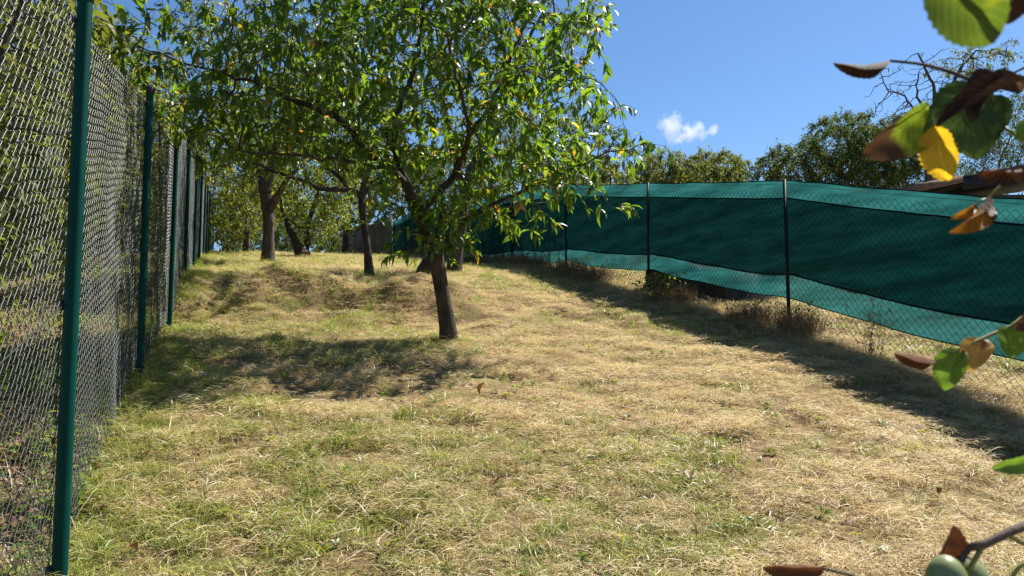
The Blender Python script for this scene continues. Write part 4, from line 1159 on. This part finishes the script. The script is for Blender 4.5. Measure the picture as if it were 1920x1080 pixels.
leaf_list = [((904, 752), 0.09, 'dark brown curled leaf standing upright in the middle of the lawn', 0.9), ((768, 750), 0.06, 'small dark curled leaf left of the upright curled leaf', 0.5),
             ((1296, 912), 0.10, 'dark dried leaf in a hollow right of the lawn centre', 0.2), ((1752, 978), 0.11, 'reddish-brown dried leaf lying above the pear fruits', 0.3),
             ((1736, 922), 0.07, 'dark curled dried leaf above the reddish-brown leaf', 0.5), ((1760, 948), 0.06, 'narrow dark dried leaf between two larger leaves near the pear twig', 0.7),
             ((246, 1066), 0.08, 'brown dried leaf at the foot of the first fence post', 0.3), ((270, 876), 0.06, 'small pinkish-brown leaf in pale grass near the chain-link fence', 0.3),
             ((604, 860), 0.05, 'orange-brown leaf in the grass below the tree shadow', 0.3), ((938, 926), 0.08, 'brown crumpled leaf in the front middle of the lawn', 0.4),
             ((916, 776), 0.04, 'small orange leaf just below the upright curled leaf', 0.2), ((1024, 872), 0.06, 'brown leaf beside a bare patch right of centre', 0.3),
             ((1588, 1010), 0.06, 'brown leaf left of the pear fruits near the bottom', 0.3)]


def curled_leaf(Ln, seed, curl=1.2, nu=8, nv=5):
    rng = np.random.default_rng(seed); V, T = [], []
    for i in range(nu + 1):
        s = i / nu; w = Ln * .28 * math.sin(math.pi * min(1, s * .96 + .02)) ** .8
        for j in range(nv):
            a = (j / (nv - 1) - .5) * 2
            V.append((s * Ln - Ln / 2, w * math.sin(a * curl) / curl * 1.2, w * (1 - math.cos(a * curl)) + .12 * Ln * math.sin(s * 3) + rng.normal(0, .0015)))
    for i in range(nu):
        for j in range(nv - 1):
            a = i * nv + j; T += [(a, a + 1, a + nv + 1), (a, a + nv + 1, a + nv)]
    return np.array(V), np.array(T)


for i, (uv, Ln, lab, tl) in enumerate(leaf_list):
    p = ground_hit(*uv); v, t = curled_leaf(Ln, 300 + i, random.uniform(.8, 1.5))
    o = obj('fallen_leaf', mesh_np('fallen_leaf', v, t, True, M['litter'])); o.location = Vector([float(c) for c in p]) + Vector((0, 0, 0.055 + Ln * .3 * tl))
    o.rotation_euler = (random.uniform(-.3, .3), -tl * 1.3, random.uniform(0, 6.28))
    tag(o, lab, 'leaf', 'dried leaves fallen on the lawn')


# ------------------------------------------------------------------ pear branches close to the lens
def pear_leaf_mat(name, base, spot, spot_at, trans, vein=0.0, tgain=1.0, edge=None, tcol=(1, 1, .6)):
    m, N, L, out = new_mat(name)
    tc = N.new('ShaderNodeTexCoord')
    uvn = N.new('ShaderNodeSeparateXYZ'); L.new(tc.outputs['UV'], uvn.inputs[0])
    n1 = N.new('ShaderNodeTexNoise'); n1.inputs['Scale'].default_value = 70; n1.inputs['Detail'].default_value = 4
    n2 = N.new('ShaderNodeTexNoise'); n2.inputs['Scale'].default_value = 22; n2.inputs['Detail'].default_value = 3
    for n in (n1, n2): L.new(tc.outputs['Object'], n.inputs[0])
    rb_ = ramp(N, [(0.3, tuple(c * .8 for c in base)), (0.7, tuple(min(1, c * 1.2) for c in base))]); L.new(n1.outputs[0], rb_.inputs[0])
    rs = ramp(N, [(spot_at, (0, 0, 0)), (spot_at + 0.05, (1, 1, 1))]); L.new(n2.outputs[0], rs.inputs[0])
    mx = N.new('ShaderNodeMix'); mx.data_type = 'RGBA'; L.new(rs.outputs[0], mx.inputs[0]); L.new(rb_.outputs[0], mx.inputs[6]); mx.inputs[7].default_value = (*spot, 1)
    col = mx.outputs[2]
    # side veins: lighter lines slanting off the midrib
    av = N.new('ShaderNodeMath'); av.operation = 'ABSOLUTE'; L.new(uvn.outputs['Y'], av.inputs[0])
    ma = N.new('ShaderNodeMath'); ma.operation = 'MULTIPLY_ADD'; L.new(av.outputs[0], ma.inputs[0]); ma.inputs[1].default_value = -0.35; L.new(uvn.outputs['X'], ma.inputs[2])
    mm = N.new('ShaderNodeMath'); mm.operation = 'MULTIPLY'; L.new(ma.outputs[0], mm.inputs[0]); mm.inputs[1].default_value = 56.0
    sn = N.new('ShaderNodeMath'); sn.operation = 'SINE'; L.new(mm.outputs[0], sn.inputs[0])
    gt = ramp(N, [(0.90, (0, 0, 0)), (1.0, (1, 1, 1))]); L.new(sn.outputs[0], gt.inputs[0])
    md = ramp(N, [(0.0, (1, 1, 1)), (0.06, (0, 0, 0))]); L.new(av.outputs[0], md.inputs[0])
    mxx = N.new('ShaderNodeMath'); mxx.operation = 'MAXIMUM'; L.new(gt.outputs[0], mxx.inputs[0]); L.new(md.outputs[0], mxx.inputs[1])
    mv = N.new('ShaderNodeMath'); mv.operation = 'MULTIPLY'; L.new(mxx.outputs[0], mv.inputs[0]); mv.inputs[1].default_value = 0.55
    m2 = N.new('ShaderNodeMix'); m2.data_type = 'RGBA'; L.new(mv.outputs[0], m2.inputs[0]); L.new(col, m2.inputs[6]); m2.inputs[7].default_value = (*[min(1, c * 1.8 + .03) for c in base], 1)
    col = m2.outputs[2]
    if edge:
        # withered rim and tip, a shape of its own on the leaf
        re = ramp(N, [(edge[0], (0, 0, 0)), (edge[0] + .10, (1, 1, 1))])
        ad = N.new('ShaderNodeMath'); ad.operation = 'MULTIPLY_ADD'; L.new(n2.outputs[0], ad.inputs[0]); ad.inputs[1].default_value = 0.7; L.new(uvn.outputs['X'], ad.inputs[2])
        sub = N.new('ShaderNodeMath'); sub.operation = 'SUBTRACT'; L.new(ad.outputs[0], sub.inputs[0]); sub.inputs[1].default_value = 0.35
        L.new(sub.outputs[0], re.inputs[0])
        m3 = N.new('ShaderNodeMix'); m3.data_type = 'RGBA'; L.new(re.outputs[0], m3.inputs[0]); L.new(col, m3.inputs[6]); m3.inputs[7].default_value = (*edge[1], 1); col = m3.outputs[2]
    pb = N.new('ShaderNodeBsdfPrincipled'); pb.inputs['Roughness'].default_value = 0.5 if trans > .3 else 0.7; pb.inputs['Specular IOR Level'].default_value = 0.3 if trans > .3 else 0.04; L.new(col, pb.inputs['Base Color'])
    mul = N.new('ShaderNodeVectorMath'); mul.operation = 'MULTIPLY'; mul.inputs[1].default_value = tuple(c * tgain for c in tcol); L.new(col, mul.inputs[0])
    tr = N.new('ShaderNodeBsdfTranslucent'); L.new(mul.outputs[0], tr.inputs[0])
    ms = N.new('ShaderNodeMixShader'); ms.inputs[0].default_value = trans; L.new(pb.outputs[0], ms.inputs[1]); L.new(tr.outputs[0], ms.inputs[2]); L.new(ms.outputs[0], out.inputs[0])
    bp = N.new('ShaderNodeBump'); bp.inputs['Strength'].default_value = 0.25; bp.inputs['Distance'].default_value = 0.002; L.new(mxx.outputs[0], bp.inputs['Height']); L.new(bp.outputs[0], pb.inputs['Normal'])
    return m


BR = (0.055, 0.028, 0.018)
PM = {'green': pear_leaf_mat('pear_leaf_green', (0.10, 0.17, 0.02), (0.07, 0.12, 0.02), 0.66, 0.5, tgain=1.7),
      'olive': pear_leaf_mat('pear_leaf_olive_lit_patch', (0.065, 0.10, 0.014), (0.16, 0.17, 0.015), 0.60, 0.42, tgain=1.5),  # yellow-green spots paint in the sunlit patch on a shadowed leaf
      'grey': pear_leaf_mat('pear_leaf_dull_green', (0.065, 0.11, 0.035), (0.05, 0.08, 0.03), 0.66, 0.22, tgain=1.0),
      'half': pear_leaf_mat('pear_leaf_withered_tip', (0.15, 0.20, 0.02), (0.04, 0.025, 0.015), 0.62, 0.5, tgain=1.6, edge=(0.50, BR)),
      'yellow': pear_leaf_mat('pear_leaf_yellow', (0.58, 0.36, 0.025), (0.16, 0.06, 0.015), 0.70, 0.5, tgain=1.2),
      'ochre': pear_leaf_mat('pear_leaf_ochre', (0.46, 0.27, 0.07), (0.18, 0.08, 0.03), 0.62, 0.4, tgain=1.2, tcol=(1, .85, .4)),
      'brown': pear_leaf_mat('pear_leaf_brown', (0.12, 0.06, 0.035), (0.05, 0.028, 0.02), 0.55, 0.25, tgain=1.2, tcol=(1, .6, .3)),
      'dark': pear_leaf_mat('pear_leaf_dark_brown', (0.05, 0.032, 0.026), (0.03, 0.02, 0.016), 0.5, 0.1, tgain=1.0, tcol=(1, .7, .4)),
      'gold': pear_leaf_mat('pear_leaf_golden_brown', (0.24, 0.12, 0.02), (0.06, 0.03, 0.015), 0.5, 0.4, tgain=1.3, tcol=(1, .75, .2))}
M['twig'] = bark_mat('pear_twig', (0.05, 0.038, 0.03), (0.15, 0.11, 0.085), 60, bump=0.3)
M['green_twig'] = plain_mat('pear_petiole', (0.16, 0.17, 0.04), (0.26, 0.24, 0.07), rough=0.5, scale=40)
M['pear'] = plain_mat('pear_skin', (0.13, 0.17, 0.06), (0.19, 0.22, 0.09), rough=0.45, scale=60, spec=0.4)

pt_xy = np.array((2.05, 0.95)); ptz = float(H(*pt_xy))
pear = thing('pear_tree', (*pt_xy, ptz), 'pear tree just outside the frame whose withering leafy twigs reach in close', 'tree')
mb = MB(); trk = resample([(*pt_xy, ptz - .1), (pt_xy[0] + .03, pt_xy[1], ptz + .5), (pt_xy[0] - .02, pt_xy[1] + .03, ptz + 1.2), (pt_xy[0] + .04, pt_xy[1], ptz + 2.1)], .08)
mb.tube(trk, np.linspace(.055, .022, len(trk)), 12, True, .10, 2); mb.build('trunk', M['twig'], pear, True)
BOUGHS = {}
for nm_, z0_, sag_, end_ in (('upper', ptz + 1.75, .10, (2085, 140, .68)), ('middle', ptz + 1.35, -.06, (2075, 580, .68)), ('lower', ptz + 0.95, -.12, (2080, 950, .64))):
    e_ = P(*end_); st_ = np.array((pt_xy[0], pt_xy[1], z0_))
    pp = resample([st_, st_ * .66 + e_ * .34 + (0, .05, sag_), st_ * .3 + e_ * .7 + (0, -.03, sag_ * .8), e_], .03)
    m_ = MB(); m_.tube(pp, np.linspace(.016, .0052, len(pp)), 8, True, .12, 3); m_.build('bough', M['twig'], pear, True); BOUGHS[nm_] = pp
rngp = np.random.default_rng(77); mbx = MB(); cpos, cax = [], []
for q_ in range(9):
    st_ = trk[-1 - int(rngp.integers(0, 6))]; a_ = rngp.uniform(-2.2, 1.6)
    e_ = st_ + np.array((math.cos(a_) * .7, math.sin(a_) * .7, rngp.uniform(.2, .9)))
    if e_[0] < 1.7: e_[0] = 1.7 + (1.7 - e_[0])
    pp = resample([st_, (st_ + e_) / 2 + (0, 0, .1), e_], .05); mbx.tube(pp, np.linspace(.012, .003, len(pp)), 6, False)
    for p_ in pp[4:]:
        for w_ in range(3): cpos.append(p_ + rngp.normal(0, .03, 3)); cax.append(rngp.normal(0, .8, 3) + (0, 0, -.6))
for pp in BOUGHS.values():
    for p_ in pp[4:int(len(pp) * .72)]:
        cpos.append(p_ + rngp.normal(0, .012, 3)); cax.append(rngp.normal(0, .6, 3) + (0.3, 0, -.7))
mbx.build('branches', M['twig'], pear, True)
cpos, cax = np.array(cpos), np.array(cax)
v_, t_ = leaves_np(cpos, cax, rngp.normal(0, .6, cpos.shape) + (0, 0, 1.), rngp.uniform(.05, .08, len(cpos)), rngp.uniform(.03, .045, len(cpos)), LEAF_BIG)
o = obj('crown', mesh_np('crown', v_, t_, False, M['yellow_leaf']), pear); o['kind'] = 'stuff'


TWIGS, LEAF_BASES = [], []


def twig(pts, r0, r1, mat='twig', nm='twig', step=0.01):
    p = resample([P(*q) if q[0] != 't' else BOUGHS['upper' if q[1] > CH + .2 else ('middle' if q[1] > CH - .35 else 'lower')][-2] for q in pts], step)
    TWIGS.append(p)
    m_ = MB(); m_.tube(p, np.linspace(r0, r1, len(p)), 8, True, 0.12, int(abs(pts[0][1])) % 17); return m_.build(nm, M[mat], pear, True)


def pear_leaf(a, b, wpx, mat, roll=0, fold=0.25, curl=0.2, bend=0.0, ser=0.04, seed=0, label=None):
    """a = (u,v,depth) of the stalk end, b of the tip; wpx = full width in pixels; roll turns the blade about its midrib."""
    A, B = P(*a), P(*b); ax = B - A; Ln = np.linalg.norm(ax); x = ax / Ln
    dmid = (a[2] + b[2]) / 2; W = wpx / F * dmid / 2
    tocam = unit(np.array((0, 0, CH)) - (A + B) / 2); n = unit(tocam - (tocam @ x) * x); y = np.cross(n, x)
    n, y = n * math.cos(roll) + y * math.sin(roll), y * math.cos(roll) - n * math.sin(roll)
    nu, nv = 22, 9; V, T, UV = [], [], []; rng = np.random.default_rng(seed)
    for i in range(nu + 1):
        s = i / nu
        prof = (math.sin(math.pi * s ** 0.92)) ** 0.60 if 0 < s < 1 else 0.0
        for j in range(nv):
            a_ = (j / (nv - 1) - .5) * 2
            w = W * prof * a_ * (1 + (ser * ((i % 2) * 2 - 1) if abs(a_) == 1 else 0))
            ca = curl * a_ * prof
            yy = w * math.cos(ca); zz = abs(w) * (fold + abs(math.sin(ca)) * 0.8) + curl * W * prof * a_ * a_ * .5
            zz += bend * Ln * math.sin(math.pi * s) + 0.04 * W * math.sin(s * 16 + a_ * 2.5) + 0.05 * W * math.sin(s * 7 - a_ * 4 + seed)
            V.append(A + x * (s * Ln) + y * yy + n * zz); UV.append((s, a_))
    for i in range(nu):
        for j in range(nv - 1):
            q = i * nv + j; T += [(q, q + 1, q + nv + 1), (q, q + nv + 1, q + nv)]
    LEAF_BASES.append(A)
    me = mesh_np('leaf', np.array(V), np.array(T), True, PM[mat])
    uvl = me.uv_layers.new(name='UVMap'); UV = np.array(UV, dtype=np.float32)
    uvl.data.foreach_set('uv', UV[np.array(T).ravel()].ravel())
    o = obj('leaf', me, pear)
    if label: o['label'] = label
    return o


# upper twigs
twig([('t', CH + .42), (2040, 150, .62), (1920, 152, .58), (1850, 160, .56), (1790, 138, .56), (1730, 121, .56), (1668, 114, .56)], .0045, .0010)
twig([(1850, 160, .56), (1800, 190, .55), (1745, 205, .55)], .0018, .0010)
twig([('t', CH + .55), (2060, 60, .5), (1940, 118, .6), (1880, 146, .6)], .004, .0009)
twig([('t', CH + .45), (2050, 0, .42), (1905, -40, .36), (1800, -90, .34), (1742, -62, .33)], .004, .0016)
twig([('t', CH + .30), (2050, 330, .6), (1950, 285, .58), (1912, 258, .57), (1880, 238, .57)], .004, .0014, 'green_twig')
twig([(1960, 285, .58), (1922, 312, .57), (1880, 345, .56), (1850, 372, .56)], .0016, .0009, 'green_twig', 'petiole')
pear_leaf((1742, -62, .33), (1866, 80, .34), 125, 'olive', R(8), .14, .2, .05, seed=1)
pear_leaf((1905, -40, .37), (1890, 46, .38), 56, 'dark', R(20), .2, .2, seed=2)
pear_leaf((1668, 114, .56), (1562, 118, .55), 34, 'dark', R(48), .4, .8, .06, seed=3, label='dark brown curled leaf with yellow underside')
pear_leaf((1740, 206, .55), (1612, 290, .53), 92, 'half', R(28), .35, .4, .03, seed=4, label='green leaf withered brown along its tip')
pear_leaf((1845, 165, .56), (1742, 290, .54), 130, 'grey', R(8), .12, .15, .02, seed=5)
pear_leaf((1860, 180, .57), (1830, 300, .56), 110, 'grey', R(-25), .2, .2, .02, seed=6)
pear_leaf((1878, 136, .55), (1822, 230, .53), 62, 'dark', R(-30), .35, .8, .05, seed=7)
pear_leaf((1925, 150, .54), (1755, 238, .51), 46, 'dark', R(-45), .5, .9, .05, seed=8, label='long dark brown leaf rolled lengthwise')
pear_leaf((1842, 150, .58), (1918, 172, .57), 44, 'half', R(35), .3, .4, seed=9)
pear_leaf((1752, 236, .53), (1778, 340, .53), 68, 'yellow', R(-14), .2, .25, .03, ser=.07, seed=10, label='bright yellow leaf with a serrated edge')
pear_leaf((1828, 225, .56), (1842, 262, .56), 34, 'dark', R(30), .3, .5, seed=11)
pear_leaf((1935, 300, .56), (1828, 322, .54), 46, 'brown', R(50), .4, .7, .05, seed=12)
pear_leaf((1905, 262, .56), (1950, 235, .56), 40, 'green', R(30), .3, .3, seed=13)
pear_leaf((1852, 371, .56), (1778, 436, .55), 44, 'gold', R(40), .5, .8, .08, ser=.05, seed=14, label='shrivelled golden-brown leaf hanging from a long stalk')
pear_leaf((1830, 384, .56), (1782, 410, .555), 26, 'gold', R(20), .4, .7, .1, ser=.05, seed=15)
# middle twig
twig([('t', CH - .05), (2040, 570, .62), (1930, 592, .6), (1895, 613, .6), (1862, 626, .6), (1842, 635, .6), (1798, 655, .6), (1752, 676, .6)], .004, .0010, 'green_twig')
pear_leaf((1893, 612, .6), (1896, 672, .585), 54, 'green', R(14), .45, .3, .0, seed=20, label='half pale, half green leaf folded on its midrib')
pear_leaf((1843, 635, .6), (1818, 694, .59), 56, 'ochre', R(-10), .2, .3, .04, seed=21, label='pale ochre withered leaf')
pear_leaf((1798, 652, .6), (1768, 732, .59), 58, 'green', R(-12), .15, .2, .06, seed=22, label='translucent yellow-green leaf')
pear_leaf((1752, 676, .6), (1676, 662, .59), 32, 'brown', R(48), .5, .9, -.05, seed=23, label='reddish-brown rolled leaf')
pear_leaf((1935, 585, .6), (1902, 618, .59), 40, 'brown', R(30), .3, .4, seed=24)
twig([('t', CH - .28), (2060, 850, .55), (1960, 852, .52)], .003, .0012, 'green_twig')
pear_leaf((1962, 852, .52), (1858, 878, .50), 38, 'green', R(30), .25, .2, .04, seed=25)
# lower fruiting twig
twig([('t', CH - .42), (2050, 945, .56), (1925, 985, .5), (1868, 1010, .49), (1842, 1022, .49), (1818, 1026, .49)], .005, .0028)
twig([(1842, 1022, .49), (1828, 1050, .49), (1806, 1084, .49)], .0020, .0014, 'green_twig', 'fruit_stalk')
twig([(1818, 1026, .49), (1804, 1046, .49), (1800, 1070, .485)], .0020, .0014, 'twig', 'fruit_stalk')
twig([(1888, 1004, .49), (1925, 1022, .5), (1990, 1040, .5)], .0016, .0012, 'green_twig')
twig([(1896, 1085, .5), (1912, 1062, .5), (1960, 1030, .51), (2040, 950, .56)], .0014, .002, 'green_twig')
for (u, v, d_, rpx) in ((1775, 1082, .48, 36), (1818, 1084, .50, 34)):
    c = P(u, v, d_); rr_ = rpx / F * d_
    th = np.linspace(0, math.pi, 16); prof = [(math.sin(t_) * rr_ * (1 - .12 * math.cos(t_)), math.cos(t_) * rr_ * 1.12) for t_ in th]
    m_ = MB(); ring = 24; V = [(c[0] + pr * math.cos(a), c[1] + pr * math.sin(a), c[2] + pz) for pr, pz in prof for a in np.arange(ring) * 2 * math.pi / ring]
    T = []
    for i in range(15):
        for j in range(ring):
            a, b = i * ring + j, i * ring + (j + 1) % ring; T += [(a, b + ring, b), (a, a + ring, b + ring)]
    m_.add(V, T); m_.build('pear_fruit', M['pear'], pear, True)
pear_leaf((1756, 1062, .50), (1790, 985, .50), 56, 'brown', R(-32), .4, .7, .03, seed=30, label='brown withered leaf beside the green fruit')
twig([(1818, 1026, .49), (1790, 1050, .495), (1756, 1062, .50)], .0012, .0009, 'twig', 'petiole')
pear_leaf((1545, 1066, .56), (1430, 1064, .55), 44, 'brown', R(40), .3, .6, -.03, seed=31)
twig([('t', CH - .62), (2050, 1140, .6), (1800, 1130, .57), (1640, 1090, .56), (1545, 1066, .56)], .004, .0010)


allt = np.concatenate(TWIGS)
for A in LEAF_BASES:                                            # a short stalk joins each leaf to its twig
    dd = np.linalg.norm(allt - A, axis=1); i = int(dd.argmin())
    if dd[i] > 0.003:
        B = allt[i]; mid = (A + B) / 2 + np.array((0, 0, 0.12 * dd[i]))
        m_ = MB(); m_.tube(resample([B, mid, A], 0.004), 0.0008, 6); m_.build('petiole', M['green_twig'], pear, True)

# ------------------------------------------------------------------ small white cloud
def cloud_mat(scale, dens):
    m, N, L, out = new_mat('cloud_vapour')
    tc = N.new('ShaderNodeTexCoord'); n1 = N.new('ShaderNodeTexNoise'); n1.inputs['Scale'].default_value = scale; n1.inputs['Detail'].default_value = 6; n1.inputs['Roughness'].default_value = .6
    geo = N.new('ShaderNodeNewGeometry'); L.new(geo.outputs['Position'], n1.inputs[0])
    ln = N.new('ShaderNodeVectorMath'); ln.operation = 'LENGTH'; L.new(tc.outputs['Object'], ln.inputs[0])
    m1 = N.new('ShaderNodeMath'); m1.operation = 'MULTIPLY_ADD'; m1.inputs[1].default_value = 3.2; m1.inputs[2].default_value = -0.85; L.new(n1.outputs[0], m1.inputs[0])
    m2 = N.new('ShaderNodeMath'); m2.operation = 'SUBTRACT'; L.new(m1.outputs[0], m2.inputs[0]); L.new(ln.outputs['Value'], m2.inputs[1])
    m3 = N.new('ShaderNodeMath'); m3.operation = 'MULTIPLY'; m3.inputs[1].default_value = dens; m3.use_clamp = False; L.new(m2.outputs[0], m3.inputs[0])
    m4 = N.new('ShaderNodeMath'); m4.operation = 'MAXIMUM'; m4.inputs[1].default_value = 0.0; L.new(m3.outputs[0], m4.inputs[0])
    pv_ = N.new('ShaderNodeVolumePrincipled'); pv_.inputs['Color'].default_value = (1, 1, 1, 1); pv_.inputs['Anisotropy'].default_value = 0.0
    L.new(m4.outputs[0], pv_.inputs['Density']); L.new(pv_.outputs[0], out.inputs['Volume'])
    return m


CD = 500.0
cc = P(1275, 268, CD)
cloud = thing('cloud', cc, 'small white cloud alone in the blue sky', 'cloud')
puff = MB(); th = np.linspace(0, math.pi, 13)
pvt = [(math.sin(t_) * math.cos(a), math.sin(t_) * math.sin(a), math.cos(t_)) for t_ in th for a in np.arange(20) * 2 * math.pi / 20]
ptt = []
for i in range(12):
    for j in range(20):
        a, b = i * 20 + j, i * 20 + (j + 1) % 20; ptt += [(a, b + 20, b), (a, a + 20, b + 20)]
puff.add(pvt, ptt); pm = puff.mesh('puff', cloud_mat(0.10, 0.17))
for (u, v, ru, rv) in ((1260, 240, 32, 34), (1298, 250, 29, 28), (1338, 246, 15, 13)):
    c = P(u, v, CD)
    o = obj('puff', pm, cloud); o.matrix_parent_inverse = Matrix.Identity(4)
    o.location = Vector([float(q) for q in (c - cc)]); o.scale = (ru / F * CD, 10.0, rv / F * CD)
